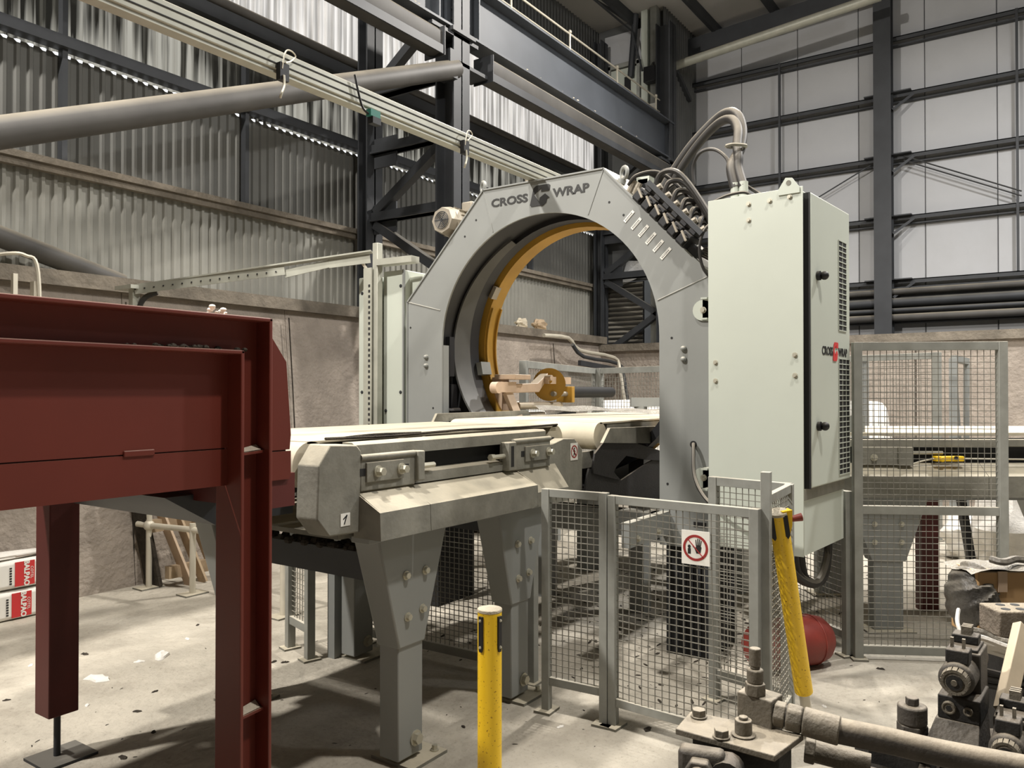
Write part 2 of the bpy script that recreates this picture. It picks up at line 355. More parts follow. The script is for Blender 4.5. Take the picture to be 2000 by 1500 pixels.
part('eaves_rail', MB().box(-3, 13.3, 6.78, 6.93, 6.9, 7.02), m_steel, wl)
part('wall_end', MB().box(XF, -2.67, 6.9, 7.1, 0, 8.7), m_cladd, wl)
# concrete push wall in front of it, battered face, cast in panels
def batter(x0, x1, zt, axis='x'):
    P = [(6.28, 0), (6.52, zt), (6.70, zt), (6.74, 0)]
    return MB().prism(P, 'x', x0, x1)
pw = thing('wall_push_left', None, None, (0, 6.3, 0), kind='structure')
for i in range(-3, 8):
    x0 = 1.72*i-.0+.2
    part('concrete_panel', batter(x0+.003, min(x0+1.717, 12.3), 2.44), m_conc, pw)
    part('joint_cord', MB().tube([(x0, 6.45, 2.36), (x0+.005, 6.36, 1.2), (x0, 6.30, .05)], .007, 5, 3), m_debris, pw)
part('capping', MB().box(-6, 12.3, 6.44, 6.72, 2.44, 2.56), m_cap, pw)
part('filler', MB().box(XF, 12.3, 6.58, 6.9, 0, 2.42), m_conc, pw)
pb = thing('wall_push_back', None, None, (12.2, 0, 0), kind='structure')
for i in range(8):
    y1 = 6.75-1.72*i
    part('concrete_panel', MB().prism([(12.36, 0), (12.16, 0), (12.2, 2.30), (12.36, 2.30)], 'y', y1-1.717, y1-.003), m_conc, pb)
    part('joint_cord', MB().tube([(12.19, y1, 2.26), (12.17, y1, 1.2), (12.15, y1, .05)], .007, 5, 2), m_debris, pb)
part('capping', MB().box(12.12, 12.4, -7.5, 6.7, 2.30, 2.42), m_cap, pb)
# panelled gable wall
wb = thing('wall_back', None, None, (14.3, 0, 0), kind='structure')
src = part('wall_panel', MB().box(14.3, 14.38, 4.72, 5.712, 2.2, 9.6), m_panel, wb, bevel=.012)
for k in range(1, 15): inst(src, 'wall_panel', wb, (0, -k*1.0, 0))
part('backing', MB().box(14.40, 14.5, YR, 7.2, 0, 9.8), m_cladd, wb)
for z in (3.43, 4.46, 5.46, 6.47, 7.40):
    part('side_rail', MB().box(14.12, 14.29, YR, 5.6, z-.015, z+.0).box(14.12, 14.135, YR, 5.6, z-.07, z).box(14.2, 14.29, YR, 5.6, z-.13, z-.11), m_steel, wb)
for y in (3.98, .45):
    part('sag_rod', MB().box(14.10, 14.14, y-.018, y+.018, 3.43, 7.4), m_steel, wb)
for y0 in (2.28, -4.2):
    part('gable_column', MB().box(13.86, 13.885, y0-.13, y0+.13, 2.0, 9.0).box(14.08, 14.105, y0-.13, y0+.13, 2.0, 9.0).box(13.88, 14.09, y0-.012, y0+.012, 2.0, 9.0), m_steel, wb)
    for z in (3.43, 4.46, 5.46, 6.47):
        part('cleat', MB().bar((14.0, y0-.13, z-.30), (14.12, y0-.42, z-.06), .04, .04), m_steel, wb)
        part('cleat', MB().box(14.0, 14.2, y0-.4, y0+.3, z-.015, z+.003), m_steel, wb)
part('brace_wire', MB().tube([(14.1, 2.0, 5.35), (14.1, .4, 4.55)], .012, 5, 1).tube([(14.1, 2.0, 5.42), (14.1, .4, 4.62)], .012, 5, 1).tube([(14.1, 2.5, 5.35), (14.1, 3.6, 4.8)], .012, 5, 1), m_steel, wb)
for k, (z, r_) in enumerate(((3.22, .05), (3.05, .07), (2.92, .035), (2.80, .06))):
    part('service_pipe', MB().cyl((14.0, 5.5, z), (14.0, -7, z), r_, 10), [m_tube, m_steel, m_steel, m_tube][k], wb)
part('service_backing', MB().box(14.1, 14.28, YR, 5.5, 2.72, 3.3), m_steel, wb)
# return wall beyond the last column
wt = thing('wall_return', None, None, (12.8, 5.6, 0), kind='structure')
src = part('cladding_sheet', sheet(.5, 2.3, 8.4), m_cladd, wt, local=True, ang=.2); src.location = (0, 0, 0)
for k in (1, 2): inst(src, 'cladding_sheet', wt, (k*.5, 0, 0))
part('stub_wall', MB().box(12.95, 13.0, 5.63, 6.96, 3.6, 8.4), m_cladd, wt)
part('door_panel', MB().box(12.88, 12.93, 5.95, 6.78, 6.2, 8.1), m_panel, wt)
part('jamb_post', MB().box(12.70, 12.86, 5.68, 5.80, 2.4, 8.35), m_rail, wt)
part('jamb_post', MB().box(12.72, 12.86, 5.86, 5.98, 6.1, 8.35), m_cab, wt)
part('brace', MB().bar((12.7, 5.58, 7.7), (13.9, 5.55, 7.0), .07, .07), m_steel, wt)
dr = thing('door_1', None, None, (12.84, 6.3, 6.2), kind='structure')
part('leaf', MB().box(12.80, 12.86, 6.1, 6.62, 6.2, 7.42), m_cab, dr, bevel=.01)
part('frame', MB().box(12.78, 12.87, 6.04, 6.1, 6.2, 7.5).box(12.78, 12.87, 6.62, 6.68, 6.2, 7.5).box(12.78, 12.87, 6.04, 6.68, 7.44, 7.52), m_rail, dr)
part('glazing', MB().box(12.785, 12.80, 6.22, 6.34, 6.75, 7.25), m_dark, dr)
# roof: panels on purlins
rf = thing('ceiling', None, None, (0, 0, 8.2), kind='structure')
yy = [7.2-1.05*k for k in range(17)]
for k in range(16):
    y1, y0 = yy[k], yy[k+1]
    part('roof_panel', MB().loft([V((XF-.3, y1-.006, RZ(y1)+.12)), V((XF-.3, y0+.006, RZ(y0)+.12)), V((14.5, y0+.006, RZ(y0)+.12)), V((14.5, y1-.006, RZ(y1)+.12))],
        [V((XF-.3, y1, RZ(y1)+.2)), V((XF-.3, y0, RZ(y0)+.2)), V((14.5, y0, RZ(y0)+.2)), V((14.5, y1, RZ(y1)+.2))]), m_roof, rf)
    part('purlin', MB().box(XF, 14.28, y1-.035, y1+.035, RZ(y1)-.07, RZ(y1)+.13), m_steel, rf)
for x in (14.0, 6.8, 1.0):
    part('rafter', MB().loft([V((x-.08, 7.0, RZ(7.0)-.36)), V((x+.08, 7.0, RZ(7.0)-.36)), V((x+.08, 7.0, RZ(7.0)-.06)), V((x-.08, 7.0, RZ(7.0)-.06))],
        [V((x-.08, -8, RZ(-8)-.36)), V((x+.08, -8, RZ(-8)-.36)), V((x+.08, -8, RZ(-8)-.06)), V((x-.08, -8, RZ(-8)-.06))]), m_steel, rf)
part('tie_tube', MB().cyl(at(1303, 134, X=13.2), at(1720, -8, X=13.2), .075, 12), m_alu, rf)
part('tie_rod', MB().cyl((12.9, 6.3, 8.3), (10.5, 6.6, 8.35), .04, 8).cyl((12.75, 6.2, 7.2), (12.75, 6.1, 8.3), .06, 8), m_steel, rf)
part('sprinkler_pipe', MB().cyl((6, 6.1, 7.9), (12.6, 6.1, 7.95), .018, 6).cyl((12.6, 6.1, 7.95), (12.6, 5.9, 7.2), .018, 6), m_steel, rf)
single('wall_right', MB().box(XF-.3, 14.5, YR-.2, YR, 0, 9.8), m_cladd, None, None, kind='structure')
single('wall_front', MB().box(XF-.5, XF-.3, YR, 7.2, 0, 9.8), m_cladd, None, None, kind='structure')

# ------------------------------------------------------------------ steel frame of the hall
def column(X, label):
    t = thing('lattice_column', label, 'column', (X, 6.1, 0), group=None)
    def isec(y, w, d): return MB().box(X-w/2, X+w/2, y-d/2, y-d/2+.02, 0, 7.9).box(X-w/2, X+w/2, y+d/2-.02, y+d/2, 0, 7.9).box(X-.01, X+.01, y-d/2, y+d/2, 0, 7.9)
    part('rear_post', isec(6.73, .26, .16), m_steel, t); part('front_post', isec(5.47, .28, .26), m_steel, t)
    for z in (3.62, 4.42, 5.1):
        part('cross_strut', MB().box(X-.06, X+.06, 5.6, 6.65, z-.012, z+.1).box(X-.09, X+.09, 5.6, 6.65, z-.012, z+.012), m_steel, t)
    for z0, z1, a in ((3.72, 4.36, 0), (4.48, 5.05, 1), (3.58, 2.95, 0), (2.95, 2.3, 1), (2.3, 1.6, 0), (5.2, 5.9, 0)):
        part('lattice_brace', MB().bar((X, 6.62 if a == 0 else 5.62, z0), (X, 5.62 if a == 0 else 6.62, z1), .11, .10), m_steel, t)
    for z in (3.62, 4.4): part('gusset', MB().box(X-.012, X+.012, 6.3, 6.65, z-.15, z+.2), m_steel, t)
    part('cap_plate', MB().box(X-.2, X+.2, 5.3, 5.64, 5.50, 5.545), m_steel, t)
    part('bracket', MB().box(X-.17, X+.5, 5.34, 5.6, 5.18, 5.22).box(X-.5, X+.3, 5.34, 5.6, 5.46, 5.5), m_steel, t)
    return t
column(6.8, 'dark steel lattice column rising left of the arch, behind the sloping rail')
column(12.62, 'distant dark steel lattice column seen through the arch opening')
g_ = thing('crane_girder', 'long blue grey crane girder on the left columns, highest of the overhead beams', 'girder', (6, 5.47, 5.55))
part('web', MB().box(-3, 12.62, 5.46, 5.48, 5.57, 6.17), m_girder, g_)
part('bottom_flange', MB().box(-3, 12.64, 5.34, 5.60, 5.55, 5.575), m_girder, g_)
part('top_flange', MB().box(-3, 12.64, 5.32, 5.62, 6.16, 6.185), m_girder, g_)
part('crane_rail', MB().box(-3, 12.6, 5.44, 5.50, 6.185, 6.25), m_alu, g_)
for x in (.5, 3.6, 6.45, 7.15, 12.55): part('stiffener', MB().box(x-.01, x+.01, 5.36, 5.46, 5.575, 6.16), m_girder, g_)
sp = part('splice_plate', MB().box(6.62, 6.98, 5.42, 5.46, 5.6, 6.14), m_girder, g_)
bo = MB()
for z in (5.68, 5.8, 5.92, 6.04):
    for x in (6.72, 6.88): bo.bolt((x, 5.42, z), (0, -1, 0), .016, .014)
part('splice_bolt', bo, m_steel, sp, kind='stuff')
du = MB()
for k in range(60):
    x = random.uniform(3, 12.4); du.ball((x, 5.35+random.uniform(0, .05), 5.577), random.uniform(.012, .03), 5, 3, .5)
part('dust_lumps', du, m_dustp, g_, kind='stuff')
hr = thing('crane_handrail', 'thin pale handrail running along the top of the crane girder', 'handrail', (9, 5.6, 6.185))
part('top_rail', MB().tube([(4.5, 5.58, 6.62), (12.6, 5.58, 6.62)], .014, 6, 1), m_galv, hr)
part('mid_rail', MB().tube([(4.5, 5.58, 6.42), (12.6, 5.58, 6.42)], .010, 6, 1), m_galv, hr)
for k in range(6): part('stanchion', MB().cyl((5.2+1.45*k, 5.58, 6.185), (5.2+1.45*k, 5.58, 6.64), .016, 6).ball((5.2+1.45*k, 5.58, 6.65), .03, 8, 5), m_galv, hr)
for (x0, x1), lab in (((-3, 6.42), 'grey box beam under the girder, left of the column'), ((7.3, 12.4), 'grey box beam under the girder, right of the column')):
    t = thing('surge_beam', lab, 'beam', ((x0+x1)/2, 5.4, 5.18))
    part('trough', MB().prism([(5.30, 5.24), (5.33, 5.19), (5.42, 5.17), (5.50, 5.19), (5.52, 5.43), (5.34, 5.44), (5.30, 5.40)], 'x', x0, x1), m_tube, t)
    part('end_plate', MB().box(x0-.012 if x0 > 0 else x1, x0 if x0 > 0 else x1+.012, 5.27, 5.55, 5.15, 5.46), m_steel, t)
    part('lip', MB().box(x0, x1, 5.28, 5.30, 5.16, 5.25), m_steel, t)
t = thing('ledger_pipe', 'dusty round pipe along the left wall under the bright daylight sheets', 'pipe', (6, 6.7, 5.4))
part('tube', MB().cyl((-2.6, 6.872, 5.50), (12.5, 6.872, 5.50), .06, 12), m_tube, t)
part('board', MB().box(-2.6, 12.5, 6.815, 6.93, 5.30, 5.43), m_steel, t)
t = thing('raking_brace', 'thick dusty tube brace rising from the left edge to the column', 'brace', (2, 5.2, 0))
a_, b_ = at(-30, 263, D=4.75), V((6.72, 5.36, 5.12)); d_ = (b_-a_).normalized()
part('tube', MB().cyl(a_-d_*7, b_, .10, 20), m_tube, t)
part('end_plate', MB().box(6.55, 6.68, 5.3, 5.5, 4.98, 5.28), m_steel, t)
t = thing('low_brace', 'thick dusty tube brace dropping behind the concrete wall at far left', 'brace', (3, 6.8, 2.3))
a_, b_ = at(0, 462, Y=6.78), at(150, 520, Y=6.78); d_ = (b_-a_).normalized()
part('tube', MB().cyl(a_-d_*.7, b_+d_*.4, .085, 18), m_tube, t)
# slotted rail over the machine, fixed on the arch
t = thing('slotted_rail', 'long pale grooved metal rail sloping across to the top of the arch', 'rail', (3, 2.95, 3.08))
part('profile', MB().box(-1.5, 5.1, 2.92, 2.98, 3.075, 3.165), m_alu, t, bevel=.004)
for z in (3.098, 3.136): part('groove', MB().box(-1.5, 5.1, 2.9165, 2.921, z, z+.005), m_dark, t)
part('lower_lip', MB().box(-1.5, 5.1, 2.93, 2.99, 3.06, 3.075), m_alu, t)
for x, kind in ((2.37, 'hook'), (2.95, 'sensor'), (3.72, 'hook')):
    if kind == 'hook':
        t = thing('rail_hanger', 'small black clamp with a wire loop on the sloping rail, '+('over the tube brace' if x < 3 else 'in front of the column'), 'clamp', (x, 2.9, 3.0))
        part('clamp', MB().box(x-.025, x+.025, 2.885, 2.914, 3.02, 3.10), m_black, t)
        part('hook', MB().tube([(x-.01, 2.88, 3.04), (x-.012, 2.875, 2.99), (x-.03, 2.87, 2.95), (x-.03, 2.88, 2.93)], .006, 6), m_zinc, t)
        part('wire_loop', MB().tube([(x-.015, 2.885, 3.07), (x, 2.88, 3.15), (x+.04, 2.89, 3.17), (x+.075, 2.90, 3.16), (x+.05, 2.90, 3.13), (x, 2.88, 3.10)], .0035, 6), m_galv, t)
    else:
        t = thing('rail_sensor', 'small green and black sensor box hanging under the sloping rail', 'sensor', (x, 2.9, 2.97))
        part('housing', MB().box(x-.035, x+.035, 2.88, 2.915, 3.02, 3.055), m_green, t)
        part('lower_box', MB().box(x-.02, x+.04, 2.88, 2.915, 2.985, 3.02), m_black, t)
        part('cable', MB().tube([(x-.03, 2.9, 3.03), (x-.08, 2.9, 3.06), (x-.13, 2.9, 3.2)], .006, 6), m_black, t)
t = thing('floodlight_fitting', 'dark square floodlight on the pale post beside the high door', 'light', (12.6, 5.7, 6.9))
part('body', MB().box(12.5, 12.66, 5.62, 5.84, 6.95, 7.22), m_black, t, bevel=.01); part('bracket', MB().bar((12.6, 5.74, 7.2), (12.72, 5.74, 7.35), .04, .04), m_steel, t)
single('notice_board', MB().box(12.66, 12.69, 5.52, 5.80, 6.25, 6.62), m_white, 'white blank panel at the far end of the crane girder', 'panel')
t = thing('roller_shutter', 'dark ribbed shutter behind the lattice column beyond the arch', 'shutter', (13.0, 6.2, 2.4))
sl = None
part('backing', MB().box(12.90, 12.92, 6.02, 6.88, 2.3, 3.58), m_dark, t)  # added panel, keeps daylight from showing between the slats
for k in range(15):
    m = MB().prism([(12.86, 0), (12.83, .035), (12.86, .075), (12.88, .075), (12.88, 0)], 'y', 6.02, 6.88) if k == 0 else None
    if k == 0: m.v = [p+V((0, 0, 2.3)) for p in m.v]; sl = part('slat', m, m_shut, t)
    else: inst(sl, 'slat', t, (0, 0, .085*k))
part('plastic_flap', MB().add([(12.80, 6.45, 3.5), (12.79, 6.1, 3.62), (12.78, 5.85, 3.9), (12.8, 6.3, 3.95)], [(0, 1, 2, 3)]), m_clear, t)

# ------------------------------------------------------------------ the wrapping machine (arch, rotating ring, dispenser)
YC, ZC, RO = 2.89, 1.95, .87
wm = thing('wrapping_machine', 'big grey octagonal arch machine lettered CROSS WRAP with a yellow ring inside', 'machine', (4.8, YC, 0))
HW, ZS, HT, ZT = 1.215, 2.293, .487, 3.056                     # half width, shoulder height, half top, top height
def octa(t):
    """distance from the arch centre to its outline along angle t (0 = right, up = 90 degrees)"""
    c, s_ = math.cos(t), math.sin(t); P = [(HW, -2), (HW, ZS-ZC), (HT, ZT-ZC), (-HT, ZT-ZC), (-HW, ZS-ZC), (-HW, -2)]; best = 9
    for (a, b), (e, f_) in zip(P, P[1:]):
        dx, dy = e-a, f_-b; den = c*dy-s_*dx
        if abs(den) < 1e-9: continue
        r = (a*dy-b*dx)/den; q = (a*s_-b*c)/den
        if r > 0 and -1e-6 <= q <= 1+1e-6: best = min(best, r)
    return best
def arch(x0, x1, r, zb):
    ang = sorted([PI*i/48 for i in range(49)]+[math.atan2(ZS-ZC, HW), math.atan2(ZT-ZC, HT), PI-math.atan2(ZT-ZC, HT), PI-math.atan2(ZS-ZC, HW)])
    inn = [(-r, zb-ZC)]+[(-r*math.cos(t), r*math.sin(t)) for t in ang]+[(r, zb-ZC)]
    out = [(-HW, zb-ZC)]+[(-octa(t)*math.cos(t), octa(t)*math.sin(t)) for t in ang]+[(HW, zb-ZC)]
    mb = MB(); n_ = len(inn)
    for x in (x0, x1):
        mb.v += [V((x, YC+p[0], ZC+p[1])) for p in inn]+[V((x, YC+p[0], ZC+p[1])) for p in out]
    for i in range(n_-1):
        mb.f += [(i, i+1, n_+i+1, n_+i), (2*n_+i, 3*n_+i, 3*n_+i+1, 2*n_+i+1), (i, 2*n_+i, 2*n_+i+1, i+1), (n_+i, n_+i+1, 3*n_+i+1, 3*n_+i)]
    mb.f += [(0, n_, 3*n_, 2*n_), (n_-1, 3*n_-1, 4*n_-1, 2*n_-1)]
    return mb
fp = part('front_plate', arch(4.55, 4.566, RO, .66), m_grey, wm, ang=.3)
part('back_plate', arch(5.05, 5.066, .97, .66), m_grey, wm, ang=.3)
# outer shell between the plates
oc = [(YC+HW, .66), (YC+HW, ZS), (YC+HT, ZT), (YC-HT, ZT), (YC-HW, ZS), (YC-HW, .66)]
mb = MB()
for (a, b), (e, f_) in zip(oc, oc[1:]):
    d = V((0, e-a, f_-b)).normalized(); nn = V((0, d.z, -d.y))  # outward
    ins = -nn*.010 if (V((0, (a+e)/2-YC, (b+f_)/2-ZC)).dot(nn) > 0) else nn*.010
    A = V((0, a, b)); B = V((0, e, f_))
    mb.loft([A+V((4.54, 0, 0)), B+V((4.54, 0, 0)), B+V((5.075, 0, 0)), A+V((5.075, 0, 0))], [A+ins+V((4.54, 0, 0)), B+ins+V((4.54, 0, 0)), B+ins+V((5.075, 0, 0)), A+ins+V((5.075, 0, 0))])
part('outer_shell', mb, m_grey, wm, ang=.3)
mb = MB().box(4.566, 4.63, YC+RO-.002, YC+RO+.02, .66, ZC).box(4.566, 4.63, YC-RO-.02, YC-RO+.002, .66, ZC)
part('inner_flange', MB().box(4.566, 4.63, YC+RO-.002, YC+RO+.02, .66, ZC), m_grey, wm); part('inner_flange', MB().box(4.566, 4.63, YC-RO-.02, YC-RO+.002, .66, ZC), m_grey, wm)
part('inner_barrel', MB().ring(YC, ZC, .925, .94, 4.60, 5.05, -.0, PI, 60), m_barrel, wm)
part('leg_lining', MB().box(4.62, 5.04, YC+.93, YC+.95, .68, ZC), m_dark, wm); part('leg_lining', MB().box(4.62, 5.04, YC-.95, YC-.93, .68, ZC), m_dark, wm)
part('leg_equipment', MB().box(4.66, 4.72, YC+.885, YC+.93, 1.72, 2.02).box(4.68, 4.75, YC+.885, YC+.93, 1.34, 1.66).cyl((4.66, YC+.9, 1.46), (4.75, YC+.86, 1.46), .02, 8), m_black, wm)
# grey guard that follows the ring and flares
mb = MB(); N = 54; vs = []
for i in range(N+1):
    t = math.radians(-80)+math.radians(140)*i/N
    wd = .012+.155*max(0, math.cos(t+.15))**1.6
    for x, r in ((4.90-wd, .915), (4.90-wd, .90), (4.90, .875), (4.90, .89)):
        vs.append((x, YC-r*math.cos(t) if False else YC+r*math.cos(t), ZC+r*math.sin(t)))
mb.add(vs, [(4*i+k, 4*i+(k+1) % 4, 4*i+4+(k+1) % 4, 4*i+4+k) for i in range(N) for k in range(4)]+[(0, 1, 2, 3), tuple(4*N+k for k in (3, 2, 1, 0))])
part('ring_guard', mb, m_guard, wm)
part('bearing_ring', MB().ring(YC, ZC, .89, .95, 4.92, 5.03, 0, 2*PI, 72), m_black, wm)
part('rotating_ring', MB().ring(YC, ZC, .865, .925, 5.075, 5.22, 0, 2*PI, 80), m_yellow, wm)
part('ring_rail', MB().ring(YC, ZC, .845, .865, 5.085, 5.10, math.radians(-25), math.radians(22), 24).ring(YC, ZC, .845, .865, 5.20, 5.212, math.radians(-25), math.radians(22), 24), m_yellow, wm)
t0 = math.radians(30); part('ring_bracket', MB().bar((5.03, YC+.87*math.cos(t0), ZC+.87*math.sin(t0)), (5.10, YC+.87*math.cos(t0), ZC+.87*math.sin(t0)), .10, .03, (0, math.cos(t0), math.sin(t0))), m_steelp, wm)
t0 = math.radians(-11); part('ring_bracket', MB().bar((4.98, YC+.86*math.cos(t0), ZC+.86*math.sin(t0)), (5.10, YC+.86*math.cos(t0), ZC+.86*math.sin(t0)), .10, .05, (0, math.cos(t0), math.sin(t0))), m_grey, wm)
# weld ridges on the front plate
def face(y, z, x=4.55): return V((x, y, z))
for (y0, z0, y1, z1) in ((YC+HW, ZS, YC+.885, 2.21), (YC-HW, ZS+.01, YC-.86, 2.17), (YC+HT, ZT, YC+.40, 2.74), (YC-HT, ZT, YC-.37, 2.765)):
    part('weld_seam', MB().tube([face(y0, z0), face((y0+y1)/2, (z0+z1)/2), face(y1, z1)], .005, 6, 1), m_grey, wm)
# bolts on the face
for y in (YC+.875+.145, YC-1.03):
    for z in (1.80, 1.865): part('dome_bolt', MB().cyl((4.55, y, z), (4.535, y, z), .018, 12).ball((4.537, y, z), .016, 10, 6), m_grey, wm)
holes = MB()
for u, v in ((930, 430), (1190, 395), (1218, 420), (802, 640), (846, 797), (908, 462), (1304, 945), (1312, 660)): 
    p = at(u, v, X=4.55); holes.cyl(p+V((-.0015, 0, 0)), p+V((.001, 0, 0)), .008, 8)
part('screw_hole', holes, m_ink, wm, kind='stuff')
part('cable_hole', MB().cyl((4.5485, 1.80, 1.285), (4.5505, 1.80, 1.285), .022, 16), m_ink, wm)
part('cable_hole', MB().cyl((4.5485, 3.98, 1.31), (4.5505, 3.98, 1.31), .02, 16), m_ink, wm)
part('access_slot', MB().box(4.548, 4.551, 1.72, 1.80, .79, .82).box(4.548, 4.551, 1.66, 1.71, .79, .82), m_ink, wm)
# lettering and emblem
EMB = [(-.504, -.5), (-.582, -.414), (-.375, .393), (-.218, .5), (.496, .5), (.582, .436), (.554, .214), (.482, .193), (.061, .2), (.111, .371), (-.346, .086), (-.046, -.314), (-.018, -.107), (.296, .057), (.539, -.157), (.418, -.164), (.368, -.371), (.189, -.5)]
def emblem(o, s, right, up, m_bg, name, parent, lab, sx=1.0):
    """a block C whose lower stroke ends in an arrow head; o = centre, s = height"""
    return part(name, flat(MB(), [(x*s*sx, y*s) for x, y in EMB], o, right, up, .003), m_bg, parent, label=lab, ang=.2)
def text_fit(body, width, height, origin, right, up, depth=.002, bold=0.):
    """lettering stretched to a given width and cap height"""
    mb = text_mb(body, 1.0, (0, 0, 0), PX, PY, depth, 1.0, bold)
    xs = [p.x for p in mb.v]; ys = [p.y for p in mb.v]; x0, x1, y0, y1 = min(xs), max(xs), min(ys), max(ys)
    right, up = V(right).normalized(), V(up).normalized(); nn = right.cross(up)
    mb.v = [V(origin)+right*((p.x-(x0+x1)/2)/(x1-x0)*width)+up*((p.y-(y0+y1)/2)/(y1-y0)*height)+nn*p.z for p in mb.v]
    return mb
part('lettering', text_fit('CROSS', .312, .060, (4.549, 3.149, 2.944), NY, PZ, .003, .035), m_inkg, wm, label='dark stencilled word CROSS')
part('lettering', text_fit('WRAP', .282, .060, (4.549, 2.652, 2.946), NY, PZ, .003, .035), m_inkg, wm, label='dark stencilled word WRAP')
emblem((4.549, 2.8935, 2.944), .14, NY, PZ, m_inkg, 'emblem', wm, 'dark arrow emblem shaped like a letter C')
# white tags beside the plugs on the right slope
sl_d = V((0, -(HW-HT), -(ZT-ZS))).normalized(); sl_n = V((0, -sl_d.z, sl_d.y)); sl_n = sl_n if sl_n.z > 0 else -sl_n
P0 = V((4.55, YC-HT, ZT))
for k in range(6):
    p = P0+sl_d*(.37+.072*k)-sl_n*.105; p.x = 4.548
    a = sl_n*.044; b = sl_d*.011
    tg = part('cable_tag', MB().loft([p-a-b, p+a-b, p+a+b, p-a+b], [q+V((-.002, 0, 0)) for q in (p-a-b, p+a-b, p+a+b, p-a+b)]), m_white, wm)
    mk = MB()
    for j in range(7):
        q = p+V((-.0025, 0, 0))+sl_n*(-.032+.0095*j); mk.bar(q-b*.5, q+b*.5, .004, .001, (1, 0, 0))
    part('tag_print', mk, m_ink, tg, kind='stuff')
# plug bank: a row of black plug housings on the right slope, each with its hose
bank = part('plug_rail', MB().bar(P0+sl_d*.36+sl_n*.03+V((.02, 0, 0)), P0+sl_d*.90+sl_n*.03+V((.02, 0, 0)), .05, .05, sl_n), m_steel, wm)
part('clamp_bar', MB().bar(P0+sl_d*.34+sl_n*.135+V((-.05, 0, 0)), P0+sl_d*.84+sl_n*.135+V((-.05, 0, 0)), .03, .014, (1, 0, 0)), m_steel, wm)
def obx(o, ex, ey, ez, x0, x1, y0, y1, z0, z1): 
    return MB().loft([o+ex*x+ey*y+ez*z0 for x, y in ((x0, y0), (x1, y0), (x1, y1), (x0, y1))], [o+ex*x+ey*y+ez*z1 for x, y in ((x0, y0), (x1, y0), (x1, y1), (x0, y1))])
for k in range(6):
    o = P0+sl_d*(.375+.082*k)+V((-.02, 0, 0))
    mb = obx(o, V((1, 0, 0)), sl_d, sl_n, -.06, .10, -.034, .034, .0, .09)
    for q in obx(o, V((1, 0, 0)), sl_d, sl_n, -.085, -.06, -.03, .03, .01, .07).v: pass
    m2 = obx(o, V((1, 0, 0)), sl_d, sl_n, -.085, -.06, -.028, .028, .01, .07); mb.add(m2.v, m2.f)
    m2 = obx(o, V((1, 0, 0)), sl_d, sl_n, -.03, .06, -.026, .026, .09, .12); mb.add(m2.v, m2.f)
    pl = part('plug_housing', mb, m_black, wm, bevel=.006)
    part('locking_lever', MB().bar(o+sl_n*.05+sl_d*.035+V((-.088, 0, 0)), o+sl_n*.075-sl_d*.03+V((-.088, 0, 0)), .012, .012), m_steelp, pl)
CT = V((4.62, 1.46, 2.70))
for k in range(6):
    o = P0+sl_d*(.375+.082*k)+sl_n*.115+V((.02, 0, 0)); e = V((4.55+.05*k, 1.66+.008*k, 2.52-.035*k))
    m_ = (o+e)/2+V((.02*k, .02, .24-.014*k))
    part('hose', MB().tube([o, o*.72+m_*.28+V((0, 0, .08)), m_, e*.75+m_*.25+V((0, -.01, .05)), e], .0165, 8), m_rubber, wm)
    part('gland', MB().cyl(o-sl_n*.01, o+sl_n*.05+sl_d*.02, .021, 8), m_steelp, wm)
for k in range(5):
    o = P0+sl_d*(.40+.082*k)+sl_n*.10+V((.10, 0, 0)); e = V((4.75+.04*k, 1.63, 2.48-.05*k)); m_ = (o+e)/2+V((.06, .02, .20-.02*k))
    part('hose', MB().tube([o, o*.6+m_*.4+V((0, 0, .07)), m_, e], .013, 6), m_rubber, wm)
for k in range(6):
    part('cable', MB().tube([P0+sl_d*.86+sl_n*(.02+.012*k)+V((.03+.02*k, 0, 0)), P0+sl_d*1.0+sl_n*(.05+.01*k)+V((.06, 0, 0)), V((4.60, 1.668, 2.28-.03*k)), V((4.60, 1.664, 2.0))], .009, 6), m_rubber, wm)
part('hose', MB().tube([P0+sl_d*.24+V((.02, 0, .04)), P0+sl_d*.34+V((.0, 0, .16)), P0+sl_d*.52+V((.05, 0, .30)), P0+sl_d*.70+V((.10, 0, .32)), V((4.66, 1.76, 2.66)), V((4.62, 1.67, 2.55))], .012, 8), m_rubber, wm)
part('cable', MB().tube([V((4.60, 1.66, 2.62)), V((4.53, 1.71, 2.58)), V((4.50, 1.74, 2.46)), V((4.52, 1.72, 2.33)), V((4.58, 1.66, 2.25))], .009, 8), m_rubber, wm)
# eye bolts, beacon, limit box
def eye(y, z, nrm, x=4.68):
    p = V((x, y, z)); n_ = V(nrm).normalized()
    return MB().cyl(p-n_*.01, p+n_*.02, .028, 12).torus(p+n_*.062, .037, .013, (.75, -.5, 0), 20, 8)
s45 = (0, .72, .70)
part('eye_bolt', eye(YC+HT+.03, ZT-.02, (0, .4, 1), 4.62), m_grey, wm)
part('eye_bolt', eye(YC-HT-.10, ZT-.10, (0, -.35, 1), 4.60), m_grey, wm)
part('beacon', MB().cyl((4.8, 3.14, ZT), (4.8, 3.14, ZT+.05), .045, 14).cyl((4.8, 3.14, ZT+.05), (4.8, 3.14, ZT+.13), .036, 14), m_steelp, wm)
bx = part('limit_switch', MB().box(4.70, 4.78, 2.16, 2.24, 2.86, 2.99), m_black, wm, bevel=.006); part('lid', MB().box(4.70, 4.78, 2.155, 2.245, 2.955, 3.0), m_cab, bx)
for x in (4.58, 4.66): part('gland', MB().cyl((x, 2.26, 2.84), (x, 2.20, 2.95), .02, 8), m_steelp, wm)
